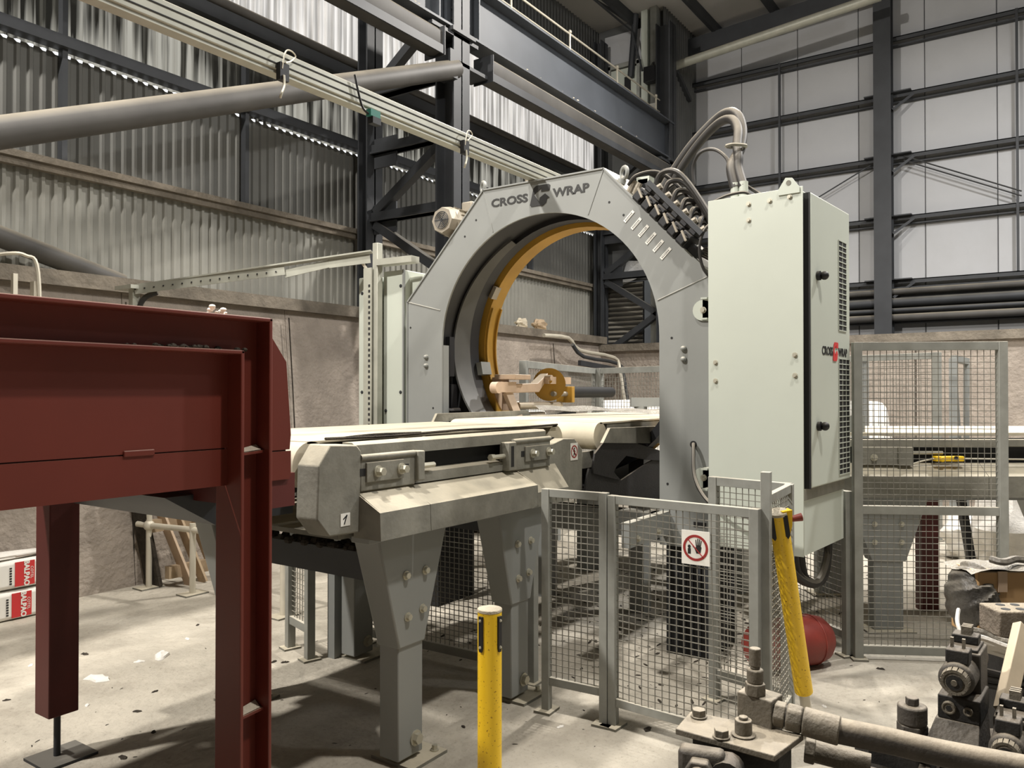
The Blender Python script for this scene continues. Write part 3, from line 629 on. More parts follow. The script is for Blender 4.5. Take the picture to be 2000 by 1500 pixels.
# gear motor on the left slope
mc = V((4.5, 3.72, 2.87))
mt = part('motor', MB().cyl(mc+V((.06, 0, 0)), mc+V((.34, 0, 0)), .105, 20).cyl(mc+V((.34, 0, 0)), mc+V((.42, 0, 0)), .085, 16), m_steelp, wm)
part('fan_cover', MB().cyl(mc, mc+V((.10, 0, 0)), .095, 8, .116).cyl(mc+V((-.004, 0, 0)), mc+V((.01, 0, 0)), .07, 20), m_steelp, mt)
gr = MB()
for k in range(5): gr.torus(mc+V((-.006, 0, 0)), .014+.012*k, .003, (1, 0, 0), 20, 5)
for k in range(6): gr.bar(mc+V((-.006, 0, 0)), mc+V((-.006, .066*math.cos(k*PI/3), .066*math.sin(k*PI/3))), .004, .004)
part('fan_grille', gr, m_steel, mt)
for k in range(14):
    t = 2*PI*k/14; part('cooling_fin', MB().bar(mc+V((.11, .108*math.cos(t), .108*math.sin(t))), mc+V((.33, .108*math.cos(t), .108*math.sin(t))), .006, .02, (0, math.cos(t), math.sin(t))), m_steelp, mt)
part('terminal_box', MB().box(4.68, 4.80, 3.58, 3.68, 2.95, 3.03), m_steelp, mt, bevel=.01)
part('motor_bracket', MB().box(4.60, 4.86, 3.56, 3.72, 2.70, 2.84), m_grey, wm)
# fixing lugs towards the enclosure
for z in (2.09, 1.09):
    part('fixing_lug', MB().cyl((4.535, 1.735, z), (4.548, 1.735, z), .062, 20).box(4.535, 4.548, 1.675, 1.735, z-.062, z+.062).box(4.44, 4.55, 1.672, 1.71, z+.055, z+.065).box(4.44, 4.55, 1.672, 1.71, z-.065, z-.055), m_cab, wm)
    part('lug_bolt', MB().bolt((4.535, 1.73, z), (-1, 0, 0), .014, .014), m_zinc, wm)
part('machine_cable', MB().tube([(4.552, 1.80, 1.285), (4.50, 1.78, 1.27), (4.42, 1.74, 1.10), (4.32, 1.62, .98), (4.2, 1.45, .955), (4.0, 1.25, .95), (3.75, 1.1, .945)], .011, 8), m_rubber, wm)
# base of the machine: plinths and floor beams
part('foot_plinth', MB().box(4.56, 5.0, 1.70, 1.98, 0, .66), m_dark, wm); 
rib = part('plinth_rib', MB().box(4.55, 4.57, 1.71, 1.73, .02, .62), m_steel, wm)
for k in range(1, 6): inst(rib, 'plinth_rib', wm, (0, .048*k, 0))
part('foot_plinth', MB().box(4.56, 5.0, 3.80, 4.08, 0, .66), m_dark, wm)
part('base_beam', MB().box(4.60, 6.9, 2.0, 2.12, .66, .84), m_grey, wm); part('base_beam', MB().box(4.60, 6.9, 3.62, 3.74, .66, .84), m_grey, wm)
part('cross_beam', MB().box(4.60, 4.72, 2.02, 3.74, .68, .84), m_grey, wm); part('cross_beam', MB().box(6.4, 6.52, 2.0, 3.74, .62, .80), m_grey, wm)
for x, y in ((6.3, 3.5), (6.3, 2.1), (6.75, 3.68)): 
    part('post', MB().box(x-.09, x+.09, y-.06, y+.06, 0, .66), m_grey, wm)
part('side_girder', MB().bar((4.0, 1.98, .80), (5.4, 1.98, .80), .05, .14), m_grey, wm)
for k in range(4): part('girder_bolt', MB().bolt((4.1+.28*k, 1.955, .77), (0, -1, 0), .014, .014), m_zinc, wm)

# film dispenser riding on the ring
fd = part('film_dispenser', MB().prism([(4.95, 1.665), (5.20, 1.665), (5.50, 1.675), (5.66, 1.76), (5.66, 1.72), (5.52, 1.60), (5.18, 1.595), (4.95, 1.60)], 'y', 3.52, 3.60), m_beige, wm, bevel=.006, label='dusty beige film dispenser arm')
part('arm_end', MB().cyl((4.92, 3.50, 1.635), (4.92, 3.56, 1.635), .045, 14).box(4.92, 5.16, 3.505, 3.525, 1.60, 1.68), m_beige, fd)
part('bracket', MB().box(5.08, 5.30, 3.46, 3.66, 1.70, 1.74).box(5.1, 5.2, 3.60, 3.70, 1.4, 1.72), m_beige, fd, bevel=.005)
part('guide_disc', MB().cyl((5.70, 3.535, 1.665), (5.734, 3.556, 1.665), .14, 32).cyl((5.62, 3.49, 1.70), (5.70, 3.535, 1.70), .03, 12), m_yellow, fd)
part('tension_arm', MB().bar((5.60, 3.50, 1.70), (5.98, 3.50, 1.70), .03, .06).cyl((5.62, 3.46, 1.72), (5.62, 3.52, 1.72), .024, 14), m_beige, fd)
part('hub_flange', MB().box(5.92, 5.97, 3.44, 3.60, 1.51, 1.65), m_yellow, fd, bevel=.006)
part('hub_pin', MB().cyl((5.70, 3.50, 1.585), (5.93, 3.50, 1.585), .022, 10), m_steelp, fd)
part('mandrel', MB().cyl((5.96, 3.52, 1.60), (6.80, 3.52, 1.60), .05, 18), m_dark, fd)
part('roller', MB().cyl((5.24, 3.55, 1.49), (5.90, 3.55, 1.49), .03, 16), m_rolls, fd)
part('roller', MB().cyl((5.24, 3.60, 1.40), (5.70, 3.60, 1.40), .035, 16), m_rolls, fd)
part('film_roll', MB().cyl((5.26, 3.66, 1.36), (5.66, 3.66, 1.36), .07, 20), m_filmdk, fd)
part('lower_arm', MB().bar((5.10, 3.55, 1.60), (5.16, 3.40, 1.22), .09, .035, (0, 1, 0)), m_beige, fd)

# belt section inside the arch, with nose roller and side shields
mc_ = thing('arch_conveyor', 'short conveyor with cream belt and dark side shield passing through the arch', 'conveyor', (5.4, 2.9, 0))
part('belt', MB().prism([(4.31, 1.415), (7.3, 1.415), (7.3, 1.405), (4.31, 1.405)], 'y', 2.305, 3.44).cyl((4.31, 2.305, 1.33), (4.31, 3.44, 1.33), .084, 28), m_belt, mc_)
part('bed', MB().box(4.41, 7.3, 2.31, 3.46, 1.27, 1.402), m_dusty, mc_)
part('roller_bracket', MB().box(4.16, 4.30, 2.345, 2.358, 1.14, 1.24), m_dusty, mc_)
sp_ = [tuple(at(u, v, Y=2.25)[i] for i in (0, 2)) for u, v in ((1192, 836), (1300, 832), (1300, 866), (1178, 865))]
part('side_shield', MB().prism(sp_, 'y', 2.25, 2.27), m_dusty, mc_)
sp2 = [tuple(at(u, v, Y=2.27)[i] for i in (0, 2)) for u, v in ((1179, 865), (1232, 862), (1290, 880), (1300, 900), (1262, 898), (1224, 890), (1204, 912), (1200, 922), (1212, 938), (1160, 925), (1159, 912), (1163, 886))]
part('side_web', MB().prism(sp2, 'y', 2.272, 2.284), m_hydd, mc_)
sp3 = [tuple(at(u, v, Y=2.29)[i] for i in (0, 2)) for u, v in ((1150, 915), (1205, 930), (1212, 938), (1262, 905), (1310, 880), (1310, 975), (1140, 975), (1146, 930))]
part('side_web', MB().prism(sp3, 'y', 2.286, 2.298), m_hydd, mc_)
part('under_pan', MB().box(4.3, 7.2, 2.3, 3.4, .95, 1.0), m_dark, mc_)
part('guide_plate', MB().prism([(4.10, 1.40), (4.14, 1.455), (5.25, 1.455), (5.32, 1.40)], 'y', 3.46, 3.48), m_dusty, mc_)
for x in (5.3, 7.0): [part('stand', MB().box(x-.06, x+.06, y, y+.12, 0, 1.27), m_grey, mc_) for y in (2.45, 3.25)]
# stretched film lying across
mb = MB(); n1, n2 = 26, 5; vs = []
for i in range(n1+1):
    t = i/n1; x = 5.18+1.9*t; 
    for j in range(n2+1):
        q = j/n2; y = 3.38-.95*t-.10*q; z = 1.49-.02*math.sin(PI*t)-q*(.02+.07*t)+.012*math.sin(9*t+5*q)+.006*math.sin(31*t)
        vs.append((x, y, z))
mb.add(vs, [(i*(n2+1)+j, i*(n2+1)+j+1, (i+1)*(n2+1)+j+1, (i+1)*(n2+1)+j) for i in range(n1) for j in range(n2)])
single('film_strip', mb, m_film, 'crumpled strip of plastic film stretched under the dispenser', 'film')
mb = MB()
for k in range(5): mb.tube([(6.95+.02*k, 2.42, 1.43+.015*k), (7.2, 2.25, 1.47+.02*k), (7.5+.03*k, 2.05-.03*k, 1.56+.02*k)], .022, 6)
single('film_rope', mb, m_film, 'twisted rope of plastic film beside the right leg of the arch', 'film')

# ------------------------------------------------------------------ infeed conveyor in front of the arch
YN = 2.30
def q2(l, Y): return [tuple(at(u, v, Y=Y)[i] for i in (0, 2)) for u, v in l]
ic = thing('infeed_conveyor', 'dusty grey belt conveyor on tapered legs between red frame and arch', 'conveyor', (3.0, 2.9, 0))
bp = MB().box(2.12, 4.02, 2.44, 3.40, 1.395, 1.405)
bp.cyl((2.14, 2.44, 1.31), (2.14, 3.40, 1.31), .094, 28).cyl((4.0, 2.44, 1.32), (4.0, 3.40, 1.32), .085, 28)
part('belt', bp, m_belt, ic)
part('belt_edge', MB().tube([(2.2, 2.425, 1.412), (2.6, 2.43, 1.407), (3.1, 2.425, 1.413), (3.6, 2.43, 1.407), (4.0, 2.425, 1.409)], .006, 5).tube([(2.3, 2.44, 1.41), (2.5, 2.45, 1.416), (2.8, 2.44, 1.412)], .005, 5), m_debris, ic)
for y0, y1, s in ((YN, 2.42, -1), (3.42, 3.54, 1)):
    yf = y0 if s < 0 else y1; yo = lambda d: yf+s*d
    P1 = q2(((622, 911), (645, 869), (697, 869), (706, 881), (703, 1040), (643, 1049), (619, 1016)), YN)
    part('end_cover', MB().prism(P1, 'y', y0, y1), m_dusty if s > 0 else m_dusty, ic, bevel=.006)
    P2 = q2(((1060, 872), (1086, 867), (1107, 857), (1128, 857), (1143, 878), (1143, 958), (1060, 975)), YN)
    part('end_cover', MB().prism(P2, 'y', y0+.02, y1-.02), m_dusty, ic, bevel=.004)
    part('top_beam', MB().prism([(YN+.03, 1.335), (YN+.03, 1.385), (YN+.045, 1.395), (YN+.10, 1.395), (YN+.10, 1.335)] if s < 0 else [(y1-.03, 1.335), (y1-.03, 1.385), (y1-.045, 1.395), (y0+.02, 1.395), (y0+.02, 1.335)], 'x', 2.27, 3.72), m_dusty, ic)
    part('side_web', MB().box(2.27, 3.9, y0+.085 if s < 0 else y0+.03, y0+.095 if s < 0 else y0+.04, 1.05, 1.34), m_dark, ic)
    part('lower_lip', MB().prism([(yf-s*.02, 1.20), (yf-s*.02, 1.245), (yf-s*.085, 1.255), (yf-s*.085, 1.20)], 'x', 2.62, 3.42), m_dusty, ic)
    # take-up plates with slots and bolts
    for x0, x1, z0, z1, xs, pxs in ((2.275, 2.60, 1.20, 1.335, 1, (2.36, 2.50)), (3.36, 3.72, 1.195, 1.345, -1, (3.52, 3.68))):
        part('take_up_plate', MB().box(x0, x1, yo(.0), yo(-.03), z0, z1), m_dusty, ic, bevel=.004)
        part('rolled_edge', MB().cyl((x0, yo(-.005), z1), (x1, yo(-.005), z1), .014, 10), m_dusty, ic)
        part('slot', MB().box(pxs[0]-.09, pxs[1]+.06, yo(.0012), yo(-.001), 1.262, 1.292), m_ink, ic)
        pl = part('clamp_plate', MB().box(pxs[0]-.06, pxs[1]+.02, yo(.010), yo(.0), 1.235, 1.315), m_dusty, ic, bevel=.002)
        for bx_ in pxs: part('bolt', MB().bolt((bx_, yo(.010), 1.276), (0, s, 0), .017, .028), m_zinc, pl)
    xr = (2.60, 2.64) if 1 else 0
    part('cap_block', MB().box(2.60, 2.645, yo(.02), yo(-.04), 1.215, 1.345), m_dusty, ic, bevel=.005)
    part('cap_block', MB().box(3.29, 3.36, yo(.02), yo(-.04), 1.20, 1.345), m_dusty, ic, bevel=.005)
    part('cap_slot', MB().box(3.31, 3.335, yo(.0212), yo(.018), 1.22, 1.325), m_ink, ic)
    part('tension_rod', MB().cyl((2.64, yo(-.01), 1.275), (2.74, yo(-.01), 1.275), .012, 8), m_zinc, ic)
    part('tension_rod', MB().cyl((3.20, yo(-.01), 1.275), (3.29, yo(-.01), 1.275), .012, 8).cyl((3.17, yo(-.01), 1.275), (3.20, yo(-.01), 1.275), .017, 6), m_zinc, ic)
    # spill hood: sloping sheet with an upright skirt
    for x0, x1, zt, dz in ((2.272, 2.57, 1.205, 0), (2.57, 3.41, 1.195, .0)):
        part('hood', MB().prism([(yo(-.03), zt), (yo(.115), 1.125), (yo(.12), 1.015), (yo(.11), 1.015), (yo(.105), 1.12), (yo(-.03), zt-.012)], 'x', x0, x1-.003), m_dusty, ic, ang=.3)
    part('hood', MB().prism([(yo(-.02), 1.20), (yo(.07), 1.075), (yo(.07), 1.0), (yo(.06), 1.0), (yo(.06), 1.07), (yo(-.02), 1.185)], 'x', 3.415, 3.80), m_dusty, ic, ang=.3)
    part('hood_end', MB().prism([(yo(-.03), 1.20), (yo(.115), 1.125), (yo(.12), 1.015), (yo(-.03), 1.015)], 'x', 3.405, 3.412), m_dusty, ic)
    part('hood_end', MB().prism([(yo(-.03), 1.20), (yo(.115), 1.125), (yo(.12), 1.015), (yo(-.03), 1.015)], 'x', 2.266, 2.272), m_dusty, ic)
    part('floor_rail', MB().box(2.3, 3.78, yo(.02), yo(-.08), .985, 1.012), m_grey, ic, bevel=.003)
    # tapered legs
    for x, w1, w2 in ((2.575, .44, .19), (3.42, .44, .20)):
        yc = yf-s*.055
        A = [V((x-w1/2, yc-.075, 1.0)), V((x+w1/2, yc-.075, 1.0)), V((x+w1/2, yc+.075, 1.0)), V((x-w1/2, yc+.075, 1.0))]
        B = [V((x-w2/2, yc-.065, .56)), V((x+w2/2, yc-.065, .56)), V((x+w2/2, yc+.065, .56)), V((x-w2/2, yc+.065, .56))]
        B2 = [p-V((0, 0, .05))+V((.012 if p.x < x else -.012, 0, 0)) for p in B]
        mb = MB(); 
        mb.add(A+B+B2, [(0, 1, 5, 4), (1, 2, 6, 5), (2, 3, 7, 6), (3, 0, 4, 7), (4, 5, 9, 8), (5, 6, 10, 9), (6, 7, 11, 10), (7, 4, 8, 11), (3, 2, 1, 0), (8, 9, 10, 11)])
        lg = part('leg', mb, m_grey, ic, bevel=.008)
        part('lower_tube', MB().box(x-.078, x+.078, yc-.055, yc+.055, .03, .54), m_grey, lg, bevel=.006)
        part('foot_plate', MB().box(x-.06, x+.17, yc-.12, yc+.12, 0, .014), m_dusty, lg)
        bo = MB()
        for bx_, by in ((x+.13, yc-.08), (x+.13, yc+.08)): bo.bolt((bx_, by, .014), (0, 0, 1), .013, .02)
        bo.bolt((x+.03, yc-.055, .10), (0, -1, 0), .024, .02)
        part('foot_bolts', bo, m_zinc, lg, kind='stuff')
        for (bx_, bz) in ((-.05, .82), (.075, .82), (-.035, .64), (.06, .655)):
            yb = yc+s*(.0655+.0095*(bz-.56)/.44)
            part('leg_bolt', MB().bolt((x+bx_, yb, bz), (0, s, 0), .014, .014), m_zinc, lg)
part('cross_beam', MB().box(2.48, 2.58, 2.42, 3.42, .78, .90), m_beige if False else m_steel, ic)
part('cross_beam', MB().box(3.38, 3.48, 2.42, 3.42, .86, .96), m_steel, ic)
du = MB()
for k in range(70):
    r_ = random.uniform(.012, .035); du.ball((2.53+random.uniform(-.05, .05), random.uniform(2.45, 3.4), .90+r_*.2), r_, 5, 4, .7)
part('spilled_debris', du, m_debris, ic, kind='stuff')
part('belly_pan', MB().box(2.25, 3.8, 2.40, 3.44, 1.0, 1.02), m_dusty, ic)
part('infeed_chute', MB().prism([(1.55, 1.24), (2.1, 1.24), (2.1, 1.12), (1.75, 1.12)], 'y', 2.5, 3.5), m_steel, ic)
lb = part('number_label', MB().box(2.165, 2.215, YN-.0025, YN-.0005, 1.075, 1.125), m_white, ic, label='small white label with a handwritten 1')
part('numeral', MB().bar((2.183, YN-.003, 1.082), (2.198, YN-.003, 1.118), .005, .001, (0, 1, 0)).bar((2.178, YN-.003, 1.102), (2.198, YN-.003, 1.117), .005, .001, (0, 1, 0)), m_ink, lb)
def sign_ring(mb, c, r0, r1, right, up, n=36, depth=.001):
    right, up = V(right), V(up); nn = right.cross(up); c = V(c); vs = []
    for i in range(n):
        w = right*math.cos(2*PI*i/n)+up*math.sin(2*PI*i/n); vs += [c+w*r0, c+w*r1, c+w*r0+nn*depth, c+w*r1+nn*depth]
    return mb.add(vs, [f for i in range(n) for f in ((4*i+2, 4*i+3, 4*((i+1) % n)+3, 4*((i+1) % n)+2), (4*i, 4*((i+1) % n), 4*((i+1) % n)+1, 4*i+1), (4*i+1, 4*((i+1) % n)+1, 4*((i+1) % n)+3, 4*i+3), (4*i, 4*i+2, 4*((i+1) % n)+2, 4*((i+1) % n)))])
cS = at(1121, 882, Y=YN+.018); ws = part('warning_label', MB().box(cS.x-.042, cS.x+.042, YN+.0165, YN+.0185, cS.z-.05, cS.z+.05), m_white, ic, label='white label with a red no-climbing ring')
mb = MB(); sign_ring(mb, (cS.x, YN+.016, cS.z), .030, .037, PX, PZ); mb.bar((cS.x-.022, YN+.0155, cS.z+.024), (cS.x+.022, YN+.0155, cS.z-.024), .006, .001, (0, 1, 0)); part('red_ring', mb, m_redsign, ws)
mb = MB(); mb.cyl((cS.x+.002, YN+.0162, cS.z+.018), (cS.x+.002, YN+.0152, cS.z+.018), .006, 10)
for a, b in (((0, .012), (0, -.006)), ((0, -.006), (-.010, -.026)), ((0, -.006), (.010, -.024)), ((0, .010), (.012, -.002)), ((0, .010), (-.011, 0))):
    mb.bar((cS.x+a[0], YN+.0158, cS.z+a[1]), (cS.x+b[0], YN+.0158, cS.z+b[1]), .005, .001, (0, 1, 0))
part('figure', mb, m_ink, ws)

# ------------------------------------------------------------------ red infeed frame, left foreground
YD = 2.09
rd = thing('red_infeed_frame', 'big red steel frame and side panel filling the left foreground', 'steel frame', (1.5, 2.1, 0))
XL = -1.6
# H-section portal: web in the plane of the panel, flanges standing out to the front
part('beam_web', MB().box(XL, 1.5149, YD, YD+.008, 1.72, 1.82), m_red, rd)
part('post_web', MB().box(1.515, 1.61, YD, YD+.008, .012, 1.82), m_red, rd)
part('top_flange', MB().box(XL, 1.62, YD-.065, YD+.06, 1.82, 1.832), m_red, rd, bevel=.003)
part('beam_flange', MB().box(XL, 1.516, YD-.065, YD+.06, 1.715, 1.727), m_red, rd, bevel=.003)
part('post_flange', MB().box(1.504, 1.516, YD-.065, YD+.06, .012, 1.727), m_red, rd, bevel=.003)
part('post_flange', MB().box(1.608, 1.62, YD-.065, YD+.06, .012, 1.832), m_red, rd, bevel=.003)
for z in (1.405, .60): 
    part('stiffener', MB().add([(1.516, YD-.04, z), (1.608, YD-.04, z+.006), (1.608, YD, z+.006), (1.516, YD, z), (1.516, YD-.04, z+.008), (1.608, YD-.04, z+.014), (1.608, YD, z+.014), (1.516, YD, z+.008)], [(0, 1, 2, 3), (4, 5, 6, 7), (0, 1, 5, 4), (1, 2, 6, 5), (2, 3, 7, 6), (3, 0, 4, 7)]), m_red, rd)
    part('cobweb', MB().add([(1.518, YD-.035, z+.010), (1.60, YD-.035, z+.016), (1.606, YD-.002, z+.030), (1.56, YD-.012, z+.017), (1.518, YD-.002, z+.014)], [(0, 1, 3), (1, 2, 3), (2, 4, 3), (4, 0, 3)]), m_conc, rd)
part('base_plate', MB().box(1.44, 1.68, YD-.12, YD+.12, 0, .014), m_red, rd)
part('side_panel', MB().box(XL, 1.505, YD+.002, YD+.010, 1.43, 1.716), m_red, rd)
part('lower_panel', MB().box(XL, 1.505, YD+.002, YD+.010, 1.315, 1.426), m_red, rd)
part('added_slot_backing', MB().box(XL, 1.50, YD+.0101, YD+.016, 1.38, 1.47), m_reddk, rd)  # strips added behind the panel slots so they read dark
part('added_slot_backing', MB().box(1.62, 1.74, YD+.0181, YD+.022, 1.38, 1.44), m_reddk, rd)
for k in range(6): part('panel_tab', MB().box(1.22-.42*k-.045, 1.22-.42*k+.045, YD-.003, YD+.004, 1.422, 1.440), m_red, rd, bevel=.003)
part('end_guard', MB().prism([(1.61, 1.41), (1.75, 1.41), (1.755, 1.46), (1.735, 1.70), (1.66, 1.80), (1.61, 1.815)], 'y', YD+.01, YD+.018), m_red, rd)
part('end_guard', MB().prism([(1.61, 1.312), (1.748, 1.312), (1.755, 1.325), (1.755, 1.405), (1.61, 1.405)], 'y', YD+.01, YD+.018), m_red, rd)
part('far_panel', MB().box(XL, 1.60, 3.66, 3.67, 1.33, 1.80), m_red, rd)
part('bed', MB().box(XL, 1.70, YD+.03, 3.66, 1.33, 1.345), m_reddk, rd)
part('bed_beam', MB().box(1.66, 1.78, YD+.02, 3.68, 1.22, 1.33), m_reddk, rd)
for x in (.4, -.8): part('bed_beam', MB().box(x-.05, x+.05, YD+.02, 3.68, 1.24, 1.33), m_reddk, rd)
fleg = part('rear_leg', MB().box(1.673, 1.800, 3.55, 3.675, .20, 1.33), m_reddk, rd, bevel=.005)
part('levelling_screw', MB().cyl((1.737, 3.61, .012), (1.737, 3.61, .20), .014, 10), m_steel, fleg)
part('foot_pad', MB().box(1.64, 1.86, 3.50, 3.70, 0, .012), m_steel, fleg)
part('front_post', MB().box(XL, XL+.12, YD-.05, YD+.06, 0, 1.72), m_red, rd)
du = MB()
for k in range(60): 
    r_ = random.uniform(.004, .013); du.ball((random.gauss(1.38, .09), YD-.03+random.uniform(-.02, .05), 1.727+r_*.3), r_, 5, 4, .7)
part('dust_heap', du, m_debris, rd, kind='stuff')
mb = MB()
for k in range(12): mb.ball((1.46+random.gauss(0, .03), YD+random.uniform(-.04, .04), 1.838+random.uniform(0, .02)), random.uniform(.005, .012), 6, 4, .6)
part('fluff', mb, m_white, rd, kind='stuff')

# ------------------------------------------------------------------ pale electrical enclosure beside the arch
ec = thing('electrical_enclosure', 'tall pale green electrical enclosure with vented door and red CROSS WRAP print', 'cabinet', (4.36, 1.106, .72), math.radians(-4.8))
Mi = MW[ec.name]
def L2(mb): mb.v = [Mi @ p for p in mb.v]; return mb
CW, CD, ZB, ZTP = .545, .715, 0.0, 1.98
part('body', L2(MB().box(0, CD, .03, CW, ZB, ZTP)), m_cab, ec, bevel=.006)
part('side_skin', L2(MB().box(-.006, .0, .0, CW, ZB, ZTP+.004)), m_cab, ec, bevel=.004)
part('door_gasket', L2(MB().box(.028, .0335, -.026, .03, .362, ZTP-.027)), m_ink, ec)
dz0, dz1 = .365, 1.955
door = part('door', L2(MB().box(.034, CD+.004, -.028, .012, dz0, dz1)), m_cab, ec, bevel=.008)
part('sill_shadow_gap', L2(MB().box(.0, CD-.02, .0, .03, .30, .36)), m_dusty, ec)
part('lower_skin', L2(MB().box(.0, CD, .012, .03, ZB, .30)), m_cab, ec)
for z0, z1, y0, y1 in ((1.24, 1.765, .50, .645), (.40, 1.075, .50, .70)):
    part('vent', L2(MB().box(y0, y1, -.0295, -.028, z0, z1)), m_dark, door)
    gr = MB(); k = 0; nz_ = int((z1-z0)/.030)
    for k in range(nz_+1): gr.box(y0, y1, -.033, -.029, z0+k*(z1-z0)/nz_-.0028, z0+k*(z1-z0)/nz_+.0028)
    nx = int((y1-y0)/.05)
    for k in range(nx+1): gr.box(y0+k*(y1-y0)/nx-.0018, y0+k*(y1-y0)/nx+.0018, -.032, -.029, z0, z1)
    part('vent_grille', L2(gr), m_cab, door, kind='stuff')
for z in (1.515, .695):
    part('door_lock', L2(MB().cyl((.135, -.03, z), (.135, -.045, z), .026, 14).ball((.15, -.062, z), .024, 12, 8)), m_black, door)
dx_ = Mi.to_3x3() @ V((1, 0, 0))
part('door_print', text_fit('CROSS', .185, .050, Mi @ V((.30, -.0295, 1.112)), dx_, PZ, .002, .02), m_ink, door, label='black printed word CROSS')
part('door_print', text_fit('WRAP', .165, .050, Mi @ V((.575, -.0295, 1.112)), dx_, PZ, .002, .02), m_ink, door, label='black printed word WRAP')
emblem(Mi @ V((.438, -.0295, 1.112)), .108, dx_, PZ, m_redp, 'door_emblem', door, 'red arrow emblem shaped like a letter C', .72)
for y, z in ((.045, 1.08), (.045, .97), (.50, 1.05), (.50, .945), (.30, 1.93), (.18, 1.93), (.07, 1.935), (.30, 1.84)):
    part('panel_bolt', L2(MB().bolt((-.006, y, z), (-1, 0, 0), .010, .010)), m_zinc, ec)
part('lifting_lug', L2(MB().prism([(.015, ZTP-.03), (.015, ZTP), (.055, ZTP+.055), (.09, ZTP+.06), (.13, ZTP), (.13, ZTP-.03)], 'x', -.014, -.006)), m_cab, ec)
part('lug_eye', L2(MB().cyl((-.016, .073, ZTP+.03), (-.0135, .073, ZTP+.03), .014, 12)), m_dusty, ec)
for y in (.425, .375):
    part('conduit_gland', L2(MB().cyl((.10, y, ZTP), (.10, y, ZTP+.11), .026, 12)), m_cab, ec)
G1, G2 = Mi @ V((.10, .425, ZTP+.08)), Mi @ V((.10, .375, ZTP+.08))
def hp(u, v, d): return at(u, v, D=d)
part('conduit_hose', MB().tube([G1, hp(1428, 330, 4.62), hp(1436, 308, 4.66), hp(1446, 290, 4.72), hp(1450, 255, 4.8), hp(1440, 225, 4.86), hp(1420, 220, 4.95), hp(1392, 240, 5.05), hp(1350, 285, 5.15), hp(1312, 340, 5.25), hp(1288, 380, 5.3)], .030, 10), m_rubber, ec)
part('conduit_hose', MB().tube([G2, hp(1442, 330, 4.60), hp(1442, 308, 4.62), hp(1440, 285, 4.66), hp(1441, 252, 4.74), hp(1428, 233, 4.85), hp(1402, 242, 4.98), hp(1365, 280, 5.1), hp(1330, 330, 5.2), hp(1302, 385, 5.3)], .028, 10), m_rubber, ec)
part('hose_strap', MB().tube([hp(1418, 285, 4.60), hp(1432, 282, 4.58), hp(1456, 284, 4.62), hp(1452, 288, 4.72), hp(1430, 288, 4.74), hp(1418, 286, 4.62)], .010, 6), m_dusty, ec)
part('thin_cable', MB().tube([hp(1356, 360, 5.0), hp(1354, 325, 5.0), hp(1368, 298, 4.95), hp(1395, 292, 4.9), hp(1420, 310, 4.8), hp(1434, 345, 4.7), Mi @ V((.16, .25, ZTP))], .011, 8), m_rubber, ec)
part('tail_cable', MB().tube([Mi @ V((.05, .30, ZTP)), Mi @ V((.03, .34, ZTP+.03)), Mi @ V((.02, .44, ZTP+.025)), Mi @ V((.04, .55, ZTP+.0))], .009, 6), m_rubber, ec)
for k in range(3): part('bottom_hose', MB().tube([Mi @ V((.30+.1*k, .2, .02)), Mi @ V((.32+.1*k, .18, -.16-.03*k)), Mi @ V((.55+.05*k, .12, -.26)), Mi @ V((.70, .10, -.10)), Mi @ V((.74, .12, .15))], .024, 8), m_rubber, ec)
# pale cabinet and trunking on the far side of the arch
lc = thing('side_cabinet', 'pale narrow cabinet standing left of the arch behind the belt', 'cabinet', (4.9, 4.5, 0))
part('wide_panel', MB().box(4.70, 5.2, 4.28, 4.50, .05, 2.58), m_cab, lc, bevel=.008)
part('narrow_panel', MB().box(4.70, 5.2, 4.57, 4.78, .05, 2.55), m_cab, lc, bevel=.008)
part('back_panel', MB().box(4.78, 5.2, 4.15, 4.75, .05, 2.53), m_cab, lc, bevel=.008)
part('edge_strip', MB().box(4.69, 4.71, 4.27, 4.285, .05, 2.58), m_grey, lc)
for y, z in ((4.31, 2.45), (4.31, 1.60), (4.74, 2.42), (4.74, 1.6), (4.47, 1.45)): part('screw', MB().bolt((4.70, y, z), (-1, 0, 0), .010, .006), m_steel, lc)
pt = thing('cable_trunking', 'perforated pale cable tray upright at the cabinet and running to the concrete wall', 'cable tray', (4.62, 4.55, 0))
part('upright', MB().box(4.58, 4.66, 4.535, 4.545, .05, 2.60).box(4.575, 4.585, 4.51, 4.60, .05, 2.60), m_alu, pt)
part('rear_upright', MB().box(4.60, 4.66, 4.47, 4.525, .05, 2.80), m_alu, pt, bevel=.004)
hl = MB()
for k in range(52): hl.box(4.5735, 4.5745, 4.525, 4.545, .25+.043*k, .272+.043*k)
part('perforations', hl, m_ink, pt, kind='stuff')
a_, b_, c_ = V((3.55, 6.12, 2.46)), V((4.25, 5.15, 2.615)), V((4.63, 4.56, 2.70))
part('long_tray', MB().bar(a_, c_+V((0, 0, .04)), .10, .012).bar(a_+V((-.04, -.03, -.035)), b_+V((-.04, -.03, -.03)), .008, .075), m_alu, pt)
part('short_tray', MB().bar(b_+V((-.03, -.02, -.06)), (b_+c_)/2+V((-.02, -.02, -.02)), .012, .06).bar((b_+c_)/2+V((-.02, -.02, -.02)), c_+V((-.02, 0, -.02)), .012, .07), m_alu, pt)
hl = MB()
for k in range(16):
    p = a_+(b_-a_)*(k/16)+V((-.047, -.036, -.035)); d = (b_-a_).normalized(); hl.bar(p, p+d*.012, .002, .010)
part('tray_holes', hl, m_ink, pt, kind='stuff')
part('wall_bracket', MB().box(3.50, 3.56, 6.10, 6.16, 2.0, 2.46).box(3.46, 3.60, 6.06, 6.3, 2.43, 2.46), m_alu, pt)
